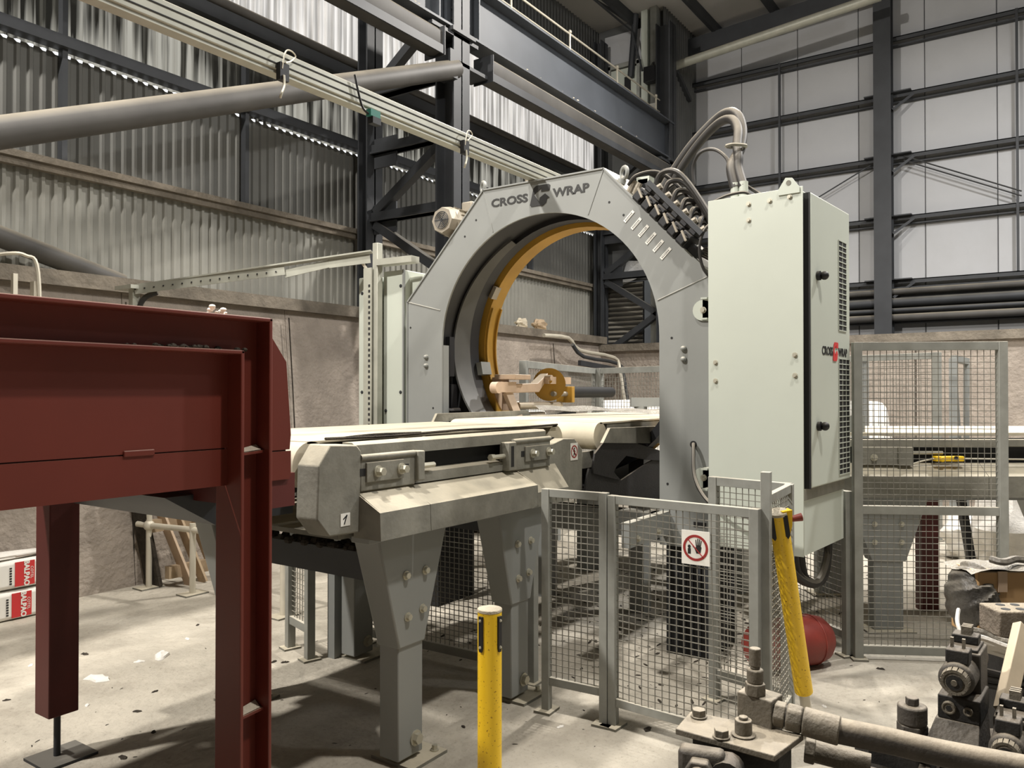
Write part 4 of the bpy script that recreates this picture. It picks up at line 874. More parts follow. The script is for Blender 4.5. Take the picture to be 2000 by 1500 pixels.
part('tray_cable', MB().tube([a_+V((.10, -.12, -.05)), a_+V((.03, -.05, -.10)), a_+V((.0, -.02, -.22)), a_+V((0, -.02, -.5))], .022, 8), m_rubber, pt)
part('drop_cable', MB().tube([c_+V((-.08, .10, -.02)), c_+V((-.04, .06, -.06)), c_+V((0, .02, -.18)), c_+V((0, .01, -.4))], .014, 6), m_galv, pt)
part('link_tray', MB().bar((4.64, 4.48, 2.64), (4.66, 4.12, 2.64), .10, .05), m_alu, pt)
wt_ = thing('wall_cables', 'pale cable loop and conduits over the concrete wall at far left', 'cable', (2.65, 6.2, 1.9))
part('conduit', MB().box(2.66, 2.69, 6.20, 6.24, 1.6, 2.46), m_galv, wt_)
part('conduit', MB().box(2.80, 2.84, 6.20, 6.26, 1.6, 2.42), m_galv, wt_)
part('loop', MB().tube([(2.5, 6.3, 2.55), (2.62, 6.25, 2.60), (2.74, 6.2, 2.60), (2.82, 6.18, 2.48), (2.84, 6.18, 1.7)], .014, 6), m_galv, wt_)

# ------------------------------------------------------------------ mesh fences and gates
def wires(mb, a, b, z0, z1, px, pz, r=.0028, wob=0):
    a, b = V(a), V(b); d = b-a; n_ = max(2, int(d.length/px)); m_ = max(2, int((z1-z0)/pz))
    nn = V((-d.y, d.x, 0)).normalized()
    def W(t, z): return a+d*t+V((0, 0, z))+nn*wob*math.sin(7*t+3)*math.sin((z-z0)*4+1)
    K = 4 if wob else 1
    for i in range(1, n_):
        for k in range(K): mb.bar(W(i/n_, z0+(z1-z0)*k/K), W(i/n_, z0+(z1-z0)*(k+1)/K), r*2, r*2)
    for j in range(1, m_):
        z = z0+(z1-z0)*j/m_
        for k in range(K): mb.bar(W(k/K, z), W((k+1)/K, z), r*2, r*2)
    return mb
def mesh_panel(name, label, a, b, z0, z1, w=.04, mids=(), px=.034, pz=.030, legs=(1, 1), r=.0018, wob=0, top=None, group=None, cat='fence', tops=(0, 0)):
    a, b = V((a[0], a[1], 0)), V((b[0], b[1], 0)); d = (b-a).normalized(); nn = V((-d.y, d.x, 0))
    t = thing(name, label, cat, (a+b)/2, 0, group)
    for p, s, l, tp in ((a, 1, legs[0], tops[0]), (b, -1, legs[1], tops[1])):
        part('post', MB().bar(p+V((0, 0, 0 if l else z0)), p+V((0, 0, z1+tp)), w, w, d), m_rail, t, bevel=.002)
        if l: part('foot', MB().bar(p+V((0, 0, .0)), p+V((0, 0, .012)), .11, .09, d), m_dusty, t)
    for z in (z0, z1)+tuple(mids):
        part('rail', MB().bar(a+d*w/2+V((0, 0, z-w/2 if z > z0 else z+w/2)), b-d*w/2+V((0, 0, z-w/2 if z > z0 else z+w/2)), w*.7, w, (0, 0, 1)), m_rail, t, bevel=.002)
    part('wire_mesh', wires(MB(), a+d*w/2, b-d*w/2, z0+w, z1-w, px, pz, r, wob), m_wire, t, kind='stuff')
    return t
f1 = mesh_panel('mesh_fence', 'narrow front mesh fence panel beside the conveyor leg', (3.385, 2.115), (3.405, 1.80), .135, 1.115, .04, wob=0)
f2 = mesh_panel('mesh_fence', 'wide front mesh fence panel carrying the round prohibition sign', (3.41, 1.755), (3.36, 1.055), .10, 1.105, .04, wob=.012)
f3 = mesh_panel('mesh_fence', 'short side mesh fence panel behind the leaning yellow post', (3.40, 1.02), (3.88, 1.055), .12, 1.16, .04, tops=(.10, 0), px=.034)
f4 = mesh_panel('mesh_fence', 'mesh fence panel just under the pale enclosure, behind the sign', (4.00, 1.47), (3.92, 1.08), .12, 1.16, .045, mids=(), px=.034)
# sign on the wide panel
sc_ = at(1361, 1069, X=3.37); sx = 3.355
sg = thing('prohibition_sign', 'square white sign with red no-entry ring and raised hand on the mesh', 'sign', (sx, sc_.y, sc_.z-.075))
part('plate', MB().box(sx-.001, sx+.003, sc_.y-.065, sc_.y+.065, sc_.z-.075, sc_.z+.075), m_white, sg)
mb = MB(); sign_ring(mb, (sx-.0012, sc_.y, sc_.z), .047, .058, NY, PZ, 40); mb.bar((sx-.0025, sc_.y+.034, sc_.z+.036), (sx-.0025, sc_.y-.034, sc_.z-.036), .002, .012, (0, 1, 1)); part('red_ring', mb, m_redsign, sg)
mb = MB(); F0 = lambda y, z: V((sx-.0018, sc_.y-y, sc_.z+z))
def fl_(poly): flat(mb, poly, (sx-.0012, sc_.y, sc_.z), NY, PZ, .0008)
fl_([(-.002, -.008), (.004, -.024), (.022, -.024), (.028, .004), (.022, .012), (.004, .012)])
for x, l, a in ((.004, .026, .10), (.0105, .032, .0), (.0165, .030, -.08), (.0225, .024, -.18)):
    fl_([(x-.0022, .010), (x+.0024, .010), (x+.0022-a*l, .010+l), (x-.0018-a*l, .010+l)])
fl_([(-.001, -.008), (.004, -.002), (-.010, .010), (-.014, .007)])
fl_([(-.036, -.028), (-.022, -.028), (-.022, -.004), (-.036, -.004)]); fl_([(-.029+.007*math.cos(t*PI/5), .004+.008*math.sin(t*PI/5)) for t in range(10)])
part('hand_print', mb, m_ink, sg)
# far fence beyond / under the conveyor
mesh_panel('mesh_fence', 'narrow far mesh fence panel left of the conveyor, behind its end cover', (3.30, 3.95), (3.22, 3.68), .16, 1.16, .05, px=.034)
mesh_panel('mesh_fence', 'long far mesh fence panel seen under the conveyor between its legs', (3.62, 3.62), (3.66, 2.38), .06, .95, .05, px=.034)
single('fence_channel', MB().bar((3.36, 3.60, 0), (3.36, 3.60, 1.1), .09, .06, (0, 1, 0)), m_grey, 'plain grey channel post between the two far mesh panels', 'post')
# gate on the right
gt = mesh_panel('mesh_gate', 'tall grey mesh gate standing right of the pale enclosure', (5.10, .985), (5.50, .262), .035, 1.90, .05, mids=(.92,), px=.036, pz=.036, r=.0018, legs=(1, 0), cat='gate')
mesh_panel('mesh_fence', 'dark mesh panel under the pale enclosure, left of the tall gate', (5.62, 1.62), (5.12, 1.05), .10, 1.0, .045, px=.036, pz=.036)

# ------------------------------------------------------------------ posts and cylinder near the fence
yb = thing('bollard', 'upright yellow speckled bollard with dusty cap in front of conveyor', 'bollard', (2.44, 1.78, 0))
part('tube', MB().cyl((2.44, 1.78, 0), (2.44, 1.78, .765), .046, 28), m_yel_spk, yb)
part('cap', MB().cyl((2.44, 1.78, .765), (2.44, 1.78, .778), .0475, 28), m_dustp, yb, bevel=.003)
for ang in (math.radians(180+34.5+52), math.radians(180+34.5-42)):
    d = V((math.cos(ang), math.sin(ang), 0)); e_ = V((-d.y, d.x, 0)); c0 = V((2.44, 1.78, 0))+d*.046
    P = [(-.010, .755), (.010, .755), (.010, .635), (.006, .622), (-.006, .622), (-.010, .635)]
    tg = part('strap_tongue', MB().loft([c0+e_*x+V((0, 0, z))-d*.003 for x, z in P], [c0+e_*x*.9+V((0, 0, z))+d*.006 for x, z in P]), m_black, yb)
    for z in (.74, .64): part('rivet', MB().bolt(c0+d*.006+V((0, 0, z)), d, .004, .004), m_zinc, tg)
b0, b1 = at(1583, 1440, Z=0), at(1519, 1004, D=3.42); dd = (b1-b0).normalized()
lp = thing('leaning_post', 'yellow tubular post with grey foot leaning on the mesh fence corner', 'post', b0)
part('foot_tube', MB().cyl(b0, b0+dd*.30, .024, 16), m_galv, lp)
part('tube', MB().cyl(b0+dd*.245, b1, .040, 24), m_yel_spk, lp)
sd = (R_-dd*R_.dot(dd)).normalized(); fr = -H_
part('cap', MB().cyl(b1, b1+dd*.012, .043, 24), m_dustp, lp)
part('head_bracket', MB().loft([b1+sd*x+dd*z+fr*.03 for x, z in ((.012, .012), (.055, .012), (.045, -.06), (.03, -.10))], [b1+sd*x+dd*z-fr*.03 for x, z in ((.012, .012), (.055, .012), (.045, -.06), (.03, -.10))]), m_yel2, lp)
part('peg', MB().cyl(b1+sd*.05-dd*.035, b1+sd*.10-dd*.035, .012, 12, .018), m_redcyl, lp)
for s_ in (-.036, .018):
    part('strap_tongue', MB().loft([b1+sd*(s_+x)+dd*z+fr*(.030 if s_ < 0 else .0405) for x, z in ((-.010, -.005), (.010, -.005), (.010, -.10), (0, -.115), (-.010, -.10))], [b1+sd*(s_+x)+dd*z+fr*(.022 if s_ < 0 else .034) for x, z in ((-.010, -.005), (.010, -.005), (.010, -.10), (0, -.115), (-.010, -.10))]), m_black, lp)
rc0, rc1 = V((4.55, 1.40, .145)), V((4.86, 1.19, .145)); ra = (rc1-rc0).normalized()
rc = thing('gas_cylinder', 'scuffed red cylinder lying behind the leaning yellow post', 'cylinder', (4.7, 1.3, 0))
mb = MB(); prof = [(-.45, .05), (-.43, .10), (-.38, .135), (-.32, .143), (-.05, .143), (0, .140), (.05, .128), (.085, .10), (.105, .06), (.112, .0)]
u_ = V((0, 0, 1)); w_ = ra.cross(u_).normalized(); vs = []
for x, r_ in prof: vs += [rc1+ra*x+(w_*math.cos(2*PI*k/24)+u_*math.sin(2*PI*k/24))*max(r_, .001) for k in range(24)]
mb.add(vs, [(i*24+k, i*24+(k+1) % 24, (i+1)*24+(k+1) % 24, (i+1)*24+k) for i in range(len(prof)-1) for k in range(24)]+[tuple(range(24))])
part('shell', mb, m_redcyl, rc)
part('seam_band', MB().torus(rc1-ra*.02, .1425, .004, ra, 28, 6), m_redcyl, rc)

# ------------------------------------------------------------------ outfeed conveyor behind the gate
oc_ = thing('outfeed_conveyor', 'dusty outfeed conveyor behind the tall gate, yellow pull switch on its side', 'conveyor', (5.83, .95, 0), math.radians(34.5-90))
Mo = MW[oc_.name]
def L3(mb): mb.v = [Mo @ p for p in mb.v]; return mb
X0, X1 = -.50, 2.6
part('belt', L3(MB().box(X0, X1, .02, 1.1, 1.305, 1.325).cyl((X0, .04, 1.235), (X0, 1.08, 1.235), .088, 24)), m_belt, oc_)
part('top_beam', L3(MB().box(X0, X1, -.06, -.02, 1.235, 1.285)), m_dusty, oc_, bevel=.004)
part('side_web', L3(MB().box(X0, X1, .0, .015, 1.02, 1.29)), m_dark, oc_)
tp = part('take_up_plate', L3(MB().box(-.22, .05, -.075, -.03, 1.115, 1.235)), m_dusty, oc_, bevel=.004)
part('bolt', L3(MB().bolt((-.11, -.075, 1.165), (0, -1, 0), .017, .02)), m_zinc, tp)
part('cap_block', L3(MB().box(.05, .15, -.085, -.02, 1.11, 1.235)), m_dusty, oc_, bevel=.004)
part('tension_rod', L3(MB().cyl((.15, -.05, 1.195), (.36, -.05, 1.195), .012, 8)), m_zinc, oc_)
ps = part('pull_switch', L3(MB().box(.29, .48, -.10, -.05, 1.14, 1.175).cyl((.33, -.10, 1.155), (.33, -.115, 1.155), .018, 12)), m_yel2, oc_, bevel=.006, label='yellow pull-cord switch')
part('pull_rope', L3(MB().tube([(.15, -.06, 1.12), (.29, -.07, 1.158), (.48, -.07, 1.158), (1.2, -.07, 1.15), (2.5, -.07, 1.15)], .006, 6, 2)), m_galv, ps)
part('switch_button', L3(MB().cyl((.42, -.10, 1.165), (.42, -.112, 1.165), .012, 10)), m_black, ps)
for xa, xb in ((X0, .62), (.623, 1.8), (1.803, X1)):
    part('hood', L3(MB().prism([(-.02, 1.125), (-.13, 1.045), (-.13, .905), (-.12, .905), (-.12, 1.04), (-.02, 1.11)], 'x', xa, xb)), m_dusty, oc_, ang=.3)
part('floor_rail', L3(MB().box(X0, X1, -.10, -.02, .885, .905)), m_grey, oc_)
for (x, y) in ((.0, 0), (.0, .95), (1.75, 0), (1.75, .95)):
    A = [V((x-.28, y-.06, .89)), V((x+.26, y-.06, .89)), V((x+.26, y+.07, .89)), V((x-.28, y+.07, .89))]; B = [V((x-.115, y-.05, .47)), V((x+.115, y-.05, .47)), V((x+.115, y+.06, .47)), V((x-.115, y+.06, .47))]
    lg = part('leg', L3(MB().loft(A, B)), m_grey, oc_, bevel=.006)
    part('lower_tube', L3(MB().box(x-.10, x+.10, y-.04, y+.05, .012, .47)), m_grey, lg, bevel=.004)
    part('foot_plate', L3(MB().box(x-.16, x+.16, y-.1, y+.1, 0, .012)), m_dusty, lg)
    for bx_, bz in ((-.10, .72), (.08, .72), (-.10, .60), (.08, .60)): part('leg_bolt', L3(MB().bolt((x+bx_, y-.06, bz), (0, -1, 0), .013, .014)), m_zinc, lg)
part('idler_stand', L3(MB().box(.48, .60, .45, .55, 0, .9)), m_reddk, oc_)
part('idler_stand', L3(MB().bar((.78, .5, .9), (.95, .55, 0), .05, .05)), m_black, oc_)
part('sensor_plate', L3(MB().box(-.20, -.09, .10, .11, 1.325, 1.44)), m_grey, oc_); part('sensor_eye', L3(MB().cyl((-.145, .10, 1.40), (-.145, .094, 1.40), .012, 12)), m_ink, oc_)
# debris heap, plastic and boxes behind it
def blob(c, r, n=14, m=9, amp=.25, sq=(1, 1, 1), seed=0):
    rnd = random.Random(seed); ph = [rnd.uniform(0, 6.28) for _ in range(8)]; mb = MB(); mb.ball((0, 0, 0), 1, n, m); c = V(c); out = []
    for p in mb.v:
        k = 1+amp*(.5*math.sin(4*p.x+ph[0])*math.sin(3*p.y+ph[1])+.35*math.sin(7*p.z+ph[2]+3*p.x)+.3*math.sin(9*p.y+ph[3]+5*p.z))
        out.append(c+V((p.x*r*sq[0]*k, p.y*r*sq[1]*k, p.z*r*sq[2]*k)))
    mb.v = out; return mb
for (u, v, D, r_, sq, lab) in ((1888, 1015, 7.6, .20, (1.2, 1, .8), 'white plastic heap behind the gate post, left of two'), (1965, 1035, 7.0, .26, (1.3, 1, 1), 'white plastic heap right of the gate, right of two')):
    p = at(u, v, D=D); mb = blob((p.x, p.y, r_*.8*sq[2]), r_, 20, 14, .3, sq, int(u)); 
    for q in mb.v: q.z = max(0, q.z)*(1.5)
    single('plastic_heap', mb, m_bag, lab, 'plastic')
p = at(2010, 1075, Z=0); 
t = thing('storage_crate', 'black plastic crate with a pale bin beside it, far right behind gate', 'crate', (5.9, -.85, 0))
part('crate_body', MB().box(5.75, 6.15, -1.0, -.62, .0, .62), m_black, t, bevel=.01); part('handle_slot', MB().box(5.742, 5.75, -.78, -.70, .50, .55), m_dustp, t)
part('bin', MB().box(5.55, 5.72, -.95, -.70, 0, .55), m_grey, t, bevel=.01)

# ------------------------------------------------------------------ things beyond the arch
mesh_panel('mesh_fence', 'far mesh fence behind the yellow ring, running away along the wall', (6.25, 4.16), (8.80, 4.78), .25, 1.90, .07, px=.05, pz=.05, r=.0025)
mesh_panel('mesh_fence', 'far mesh fence beyond the arch, behind the black roller bar', (8.78, 4.70), (8.25, 3.30), .25, 1.90, .07, px=.05, pz=.05, r=.0025)
mesh_panel('mesh_fence', 'far mesh fence seen through the tall gate, before the back wall', (10.3, 2.75), (9.6, 1.05), .25, 2.03, .07, px=.07, pz=.07, r=.003)
single('fence_post', MB().box(9.98, 10.12, 1.82, 1.92, 0, 2.0), m_grey, 'grey post before the mesh fence seen through the tall gate', 'post')
t = thing('bent_tube_stand', 'bent grey tube frame leaning beyond the far fence, seen through gate', 'frame', (9.6, .9, 0))
P = [at(1862, 850, D=9.0), at(1862, 700, D=9.0), at(1888, 706, D=9.1), at(1886, 850, D=9.2)]
part('upright', MB().bar((P[0].x, P[0].y, 0), P[1], .10, .08, (0, 1, 0)), m_grey, t); part('top', MB().bar(P[1], P[2], .07, .07), m_grey, t); part('upright', MB().bar(P[2], (P[3].x, P[3].y, 0), .06, .06, (0, 1, 0)), m_grey, t)
part('stay', MB().bar(P[1], (P[3].x-.1, P[3].y, .0), .05, .05, (0, 1, 0)), m_grey, t)
for i, (x, y, rz, lab) in enumerate(((7.6, 5.45, .25, 'white wrapped bale by the wall, behind the yellow ring'), (9.7, 4.75, .1, 'white wrapped bale beyond the arch, left of the fence corner'), (10.1, 3.45, -.1, 'white wrapped bale beyond the arch, under the roller bar'), (11.2, 2.3, .2, 'white wrapped bale beyond the arch, nearest its right leg'))):
    mb = MB(); mb.ball((0, 0, 0), 1, 28, 18); out = []
    for p in mb.v:
        q = V([math.copysign(abs(c)**.38, c) for c in p]); s_ = .55
        w = 1+.03*math.sin(9*q.x+i*2)*math.sin(8*q.y)+.03*math.sin(12*q.z+i)
        zz = (q.z+1)*.70+(.10*math.sin(5*q.x+2*q.y+i*1.7) if q.z > .5 else 0)
        v = Matrix.Rotation(rz, 3, 'Z') @ V((q.x*s_*w, q.y*s_*w, zz)); out.append(v+V((x, y, 0)))
    mb.v = out; single('wrapped_bale', mb, m_bag, lab, 'bale', 'wrapped bales beyond the arch')
t = thing('guard_frame', 'small grey square-tube frame beyond the arch beside its right leg', 'frame', (7.6, 2.55, 0))
a_ = at(1232, 776, D=8.0); part('top_rail', MB().bar((a_.x, a_.y, 1.50), (a_.x+.35, a_.y-.55, 1.50), .08, .09), m_grey, t)
part('leg', MB().bar((a_.x+.06, a_.y-.08, 1.46), (a_.x+.06, a_.y-.08, 0), .10, .10, (0, 1, 0)), m_grey, t); part('leg', MB().bar((a_.x+.33, a_.y-.50, 1.46), (a_.x+.33, a_.y-.50, 0), .10, .10, (0, 1, 0)), m_grey, t)
t = thing('operator_box', 'small sloped black control box with yellow panel beyond the fence', 'control box', (8.2, 4.2, 0))
a_ = at(1094, 806, D=8.6)
part('sloped_top', MB().bar((a_.x-.22, a_.y+.15, 1.28), (a_.x+.10, a_.y-.10, 1.40), .16, .06), m_black, t); part('panel', MB().box(a_.x-.12, a_.x+.02, a_.y-.10, a_.y+.08, 1.0, 1.25), m_yellow, t); part('stand', MB().box(a_.x-.08, a_.x-.02, a_.y-.02, a_.y+.04, 0, 1.0), m_grey, t)
t = thing('wall_conduit', 'grey conduit stepping down the concrete wall beyond the arch', 'conduit', (9.5, 6.2, 1.5))
P = [at(u, v, Y=6.22) for u, v in ((1062, 655), (1110, 660), (1132, 684))]+[at(u, v, X=12.0) for u, v in ((1199, 698), (1211, 725), (1222, 800))]
part('pipe', MB().tube(P, .03, 8, 3), m_galv, t); part('pipe', MB().tube([p+V((.08, -.03, -.10)) for p in P[1:]], .03, 8, 3), m_steel, t); part('shelf_bar', MB().bar(P[2]+V((0, 0, -.2)), P[3]+V((0, 0, -.2)), .06, .08), m_steel, t)
for (u, v, D, r_, m_, lab) in ((1020, 650, 9.3, .13, m_dustp, 'pale lump of rubble on top of the wall beyond the arch'), (1055, 652, 9.8, .16, m_wood2, 'brown lump of rubble on top of the wall beyond the arch')):
    p = at(u, v, Y=6.58); mb = blob((p.x, 6.58, 2.56+r_*.5), r_*.8, 16, 11, .5, (1.3, .5, .7), int(u))
    for q in mb.v: q.z = max(2.561, q.z)
    single('rubble_lump', mb, m_, lab, 'rubble')

# ------------------------------------------------------------------ left background
for i, (z0, lab) in enumerate(((0.0, 'lower sack of the red and white printed stack at far left'), (.215, 'upper sack of the red and white printed stack at far left'))):
    t = thing('printed_sack', lab, 'sack', (2.2, 6.1, z0), 0, 'red and white printed sacks')
    part('sack_body', MB().box(1.2, 2.95, 6.02, 6.25, z0+.004, z0+.205), m_white, t, bevel=.03)
    x0 = 2.585 if i == 0 else 2.605
    part('red_panel', MB().box(x0, x0+.13, 6.017, 6.021, z0+.02, z0+.19), m_redp, t, label='red printed panel')
    part('print', text_mb('BALPAO', .048, (x0+.075, 6.0155, z0+.105), (0, 0, -1), PX, .002, 1.0, .002), m_white, t, label='white lettering BALPAO')
    part('print', text_mb('COTEL', .026, (x0+.11, 6.0155, z0+.105), (0, 0, -1), PX, .002, 1.1), m_white, t)
    mk = MB()
    for a in range(6):
        for b in range(4): mk.box(x0+.165+.028*b, x0+.178+.028*b, 6.0165, 6.0185, z0+.035+.024*a, z0+.045+.024*a)
    part('small_print', mk, m_ink, t, kind='stuff')
    mk = MB()
    for b in range(7): mk.box(x0-.035+.0, x0-.02, 6.0165, 6.0185, z0+.04+.018*b, z0+.050+.018*b)
    mk.box(x0-.13, x0-.11, 6.0165, 6.0185, z0+.13, z0+.155); part('side_print', mk, m_ink, t, kind='stuff')
single('plastic_sheet', blob((2.45, 6.12, .445), .2, 16, 8, .3, (2.6, .5, .12), 5), m_bag, 'crumpled white plastic sheet on the printed sack stack', 'plastic')
t = thing('pipe_railing', 'white tubular railing along the floor behind the red frame', 'railing', (3.7, 5.4, 0))
part('post', MB().cyl((3.66, 6.12, 0), (3.66, 6.12, 1.05), .024, 14), m_galv, t); part('post', MB().cyl((3.74, 5.64, 0), (3.74, 5.64, .56), .024, 14), m_galv, t); part('post', MB().cyl((3.74, 4.55, 0), (3.74, 4.55, .56), .024, 14), m_galv, t)
part('rail', MB().tube([(3.63, 6.24, .515), (3.66, 6.12, .51), (3.74, 5.64, .51), (3.74, 4.4, .51)], .024, 12, 1), m_galv, t)
part('tee_fitting', MB().ball((3.66, 6.12, .51), .045, 12, 8), m_galv, t)
for y, x in ((6.12, 3.66), (5.64, 3.74), (4.55, 3.74)): part('foot', MB().box(x-.1, x+.1, y-.07, y+.07, 0, .012), m_dusty, t)
t = thing('timber_pallet', 'timber pallet leaning on the concrete wall behind the railing', 'pallet', (4.1, 6.05, 0))
a_, b_ = V((3.90, 5.92, 0)), V((3.66, 6.24, 1.0))
for k in range(3):
    o = V((.13*k, .16*k*.0, 0)); part('board', MB().bar(a_+o, b_+o, .10, .02, (1, 0, 0)), m_wood2 if k else m_beige, t)
for z in (.12, .5, .85):
    p = a_+(b_-a_)*z; part('block', MB().box(p.x-.12, p.x+.30, p.y+.02, p.y+.08, p.z-.05, p.z+.05), m_wood2, t)
single('dark_board', MB().bar((3.72, 6.14, 0), (3.62, 6.25, .8), .2, .03, (1, 0, 0)), m_debris, 'dark board leaning behind the timber pallet', 'board')
# litter on the floor
lit = [(190, 1327, 'w', 'crushed white wrapper on the lit floor right of the hanging red leg'), (315, 1282, 'w', 'crushed white wrapper farther back, midway between red leg and red post'), (272, 1293, 'p', 'pale scrap just left of the farther crushed wrapper'), (303, 1351, 'd', 'dark scrap on the lit floor left of the big red post, near the shadow edge'), (386, 1221, 'd', 'black scrap beside the far conveyor leg, left of it'), (366, 1248, 'p', 'pale scrap on the floor left of the far conveyor leg'), (166, 1278, 'd', 'dark scrap close beside the hanging red leg, half way up it'), (170, 1378, 'p', 'pale scrap beside the lower end of the hanging red leg'), (13, 1368, 'd', 'dark scrap on the floor at the far left edge'), (268, 1390, 'd', 'small dark stone between red leg foot and red post'), (557, 1294, 'd', 'dark scrap before the narrow far mesh panel, right of two'), (535, 1293, 'd', 'dark scrap before the narrow far mesh panel, left of two'), (60, 1300, 'p', 'pale scrap left of the hanging red leg'), (300, 1430, 'd', 'dark scrap in the shadow right of the red leg foot'), (905, 1420, 'd', 'dark scrap just left of the yellow bollard'), (1265, 1425, 'd', 'dark scrap on the floor under the wide mesh panel'), (1095, 1420, 'p', 'pale scrap on the floor before the narrow front mesh panel'), (1720, 1307, 'd', 'dark scrap at the foot of the tall gate'), (1610, 1380, 'p', 'pale scrap right of the leaning yellow post, above the hose'), (240, 1480, 'd', 'dark scrap at the bottom edge right of the red leg foot')]
kw = 0
for i, (u, v, k, lab) in enumerate(lit):
    p = at(u, v, Z=0); rnd = random.Random(i); s_ = .055 if k == 'w' else rnd.uniform(.011, .022)
    mb = MB(); mb.ball((0, 0, 0), 1, 10, 6); rz = Matrix.Rotation(rnd.uniform(0, 6), 3, 'Z')
    mb.v = [rz @ V((q.x*s_*(1.5+.4*math.sin(6*q.y)), q.y*s_*.7*(1+.3*math.sin(5*q.x+i)), max(0, q.z*s_*.38*(1+.5*math.sin(8*q.x+3*q.y+i)))+.001)) + V((p.x, p.y, 0)) for q in mb.v]
    single('crushed_wrapper' if k == 'w' else 'litter_scrap', mb, m_debris if k == 'd' else m_bag, lab, 'litter', 'floor litter')
mb = MB()
for k in range(900):
    x, y = (random.uniform(3.7, 9), random.uniform(1.2, 4.2)) if k < 620 else (random.uniform(1.6, 5.5), random.uniform(.4, 4.4))
    if k >= 620 and random.random() < .4: continue
    s_ = random.uniform(.004, .022)*(1 if k < 620 else .35); k0 = len(mb.v); mb.ball((0, 0, 0), s_, 6, 4, .4); rz = Matrix.Rotation(random.uniform(0, 6.3), 3, 'Z'); e1, e2 = random.uniform(.9, 2.4), random.uniform(.25, .7)
    for i in range(k0, len(mb.v)): q = mb.v[i]; mb.v[i] = rz @ V((q.x*e1*random.uniform(.7, 1.2), q.y*e2*random.uniform(.7, 1.3), max(0, q.z)*.8+.0006))+V((x, y, 0))
single('floor_debris', mb, m_debris, 'fine dark grit and scraps scattered over the floor around the machine', 'debris', kind='stuff', base=(0, 0, 0))

# ------------------------------------------------------------------ hydraulic power unit in the right foreground
hu = thing('hydraulic_tank', 'dark steel tank under the hydraulic valves at the bottom right corner', 'tank', (1.9, .2, 0))
cx = lambda u, D: (u-1000)*D/FPX
def LB(mb, x0, x1, d0, d1, z0, z1):
    q = [R_*x+H_*d for x, d in ((x0, d0), (x1, d0), (x1, d1), (x0, d1))]
    return mb.loft([p+V((0, 0, z0)) for p in q], [p+V((0, 0, z1)) for p in q])
part('tank_body', LB(MB(), .24, 1.35, 1.22, 1.615, .05, .80), m_hydd, hu, bevel=.01)
part('tank_lid', LB(MB(), .23, 1.36, 1.21, 1.625, .80, .815), m_hyd, hu, bevel=.004)
part('tank_wing', LB(MB(), .80, 1.36, 1.626, 1.86, .55, .815), m_hydd, hu, bevel=.006)
for x in (.3, 1.2): part('skid', LB(MB(), x, x+.1, 1.25, 1.6, 0, .05), m_hydd, hu)
# bolted clamp block
cb = thing('clamp_block', 'dusty steel plate bolted on a dark block, nearest thing at lower right', 'clamp', (1.54, .52, .815))
part('block', MB().box(1.505, 1.595, .43, .60, .815, .918), m_hydd, cb, bevel=.004)
part('top_plate', MB().loft([V((1.488, .628, .918)), V((1.588, .636, .918)), V((1.606, .410, .918)), V((1.480, .430, .918))], [V((1.488, .628, .93)), V((1.588, .636, .93)), V((1.606, .410, .93)), V((1.480, .430, .93))]), m_fit, cb, bevel=.002)
for u, v in ((1365, 1400), (1409, 1440)):
    p = at(u, v, Z=.931); part('hex_bolt', MB().cyl(p, p+V((0, 0, .003)), .017, 14).cyl(p+V((0, 0, .003)), p+V((0, 0, .016)), .0145, 6), m_fit, cb, bevel=.001)
p = at(1452, 1435, Z=.931); part('cap_nut', MB().cyl(p, p+V((0, 0, .003)), .024, 18).cyl(p+V((0, 0, .003)), p+V((0, 0, .030)), .0165, 18).cyl(p+V((0, 0, .030)), p+V((0, 0, .036)), .009, 14), m_fit, cb, bevel=.002)
p = at(1366, 1513, D=1.46); fdir = (-H_*.9-R_*.35).normalized()
part('flange', MB().bar(p-fdir*.05, p-fdir*.012, .085, .075), m_hyd, cb, bevel=.010); part('flange_nut', MB().cyl(p-fdir*.015, p+fdir*.012, .030, 6).cyl(p+fdir*.010, p+fdir*.02, .020, 16), m_hyd, cb, bevel=.003)
p = at(1418, 1522, D=1.45); part('socket_plug', MB().cyl(p-fdir*.05, p, .03, 14), m_hydd, cb)
# valve cube with upright fitting
T0, T1, T2, T3 = [at(u, v, Z=.985) for u, v in ((1439, 1350), (1475, 1341), (1529, 1355), (1507, 1371))]
T1 = T0+(T2-T3); dn = V((0, 0, -.17))
vb = thing('valve_cube', 'pale dusty steel cube with an upright fitting before the mesh fence', 'valve', ((T0.x+T2.x)/2, (T0.y+T2.y)/2, .815))
part('cube', MB().loft([T0, T1, T2, T3], [T0+dn, T1+dn, T2+dn, T3+dn]), m_fit, vb, bevel=.003)
p = at(1475, 1356, Z=.985)
part('hex_base', MB().cyl(p, p+V((0, 0, .024)), .0215, 6), m_fit, vb, bevel=.002)
part('fitting_body', MB().cyl(p+V((0, 0, .024)), p+V((0, 0, .052)), .0165, 18), m_fit, vb, bevel=.003)
part('fitting_stem', MB().cyl(p+V((0, 0, .052)), p+V((0, 0, .058)), .010, 14).cyl(p+V((0, 0, .058)), p+V((0, 0, .094)), .0115, 18), m_fit, vb, bevel=.002)
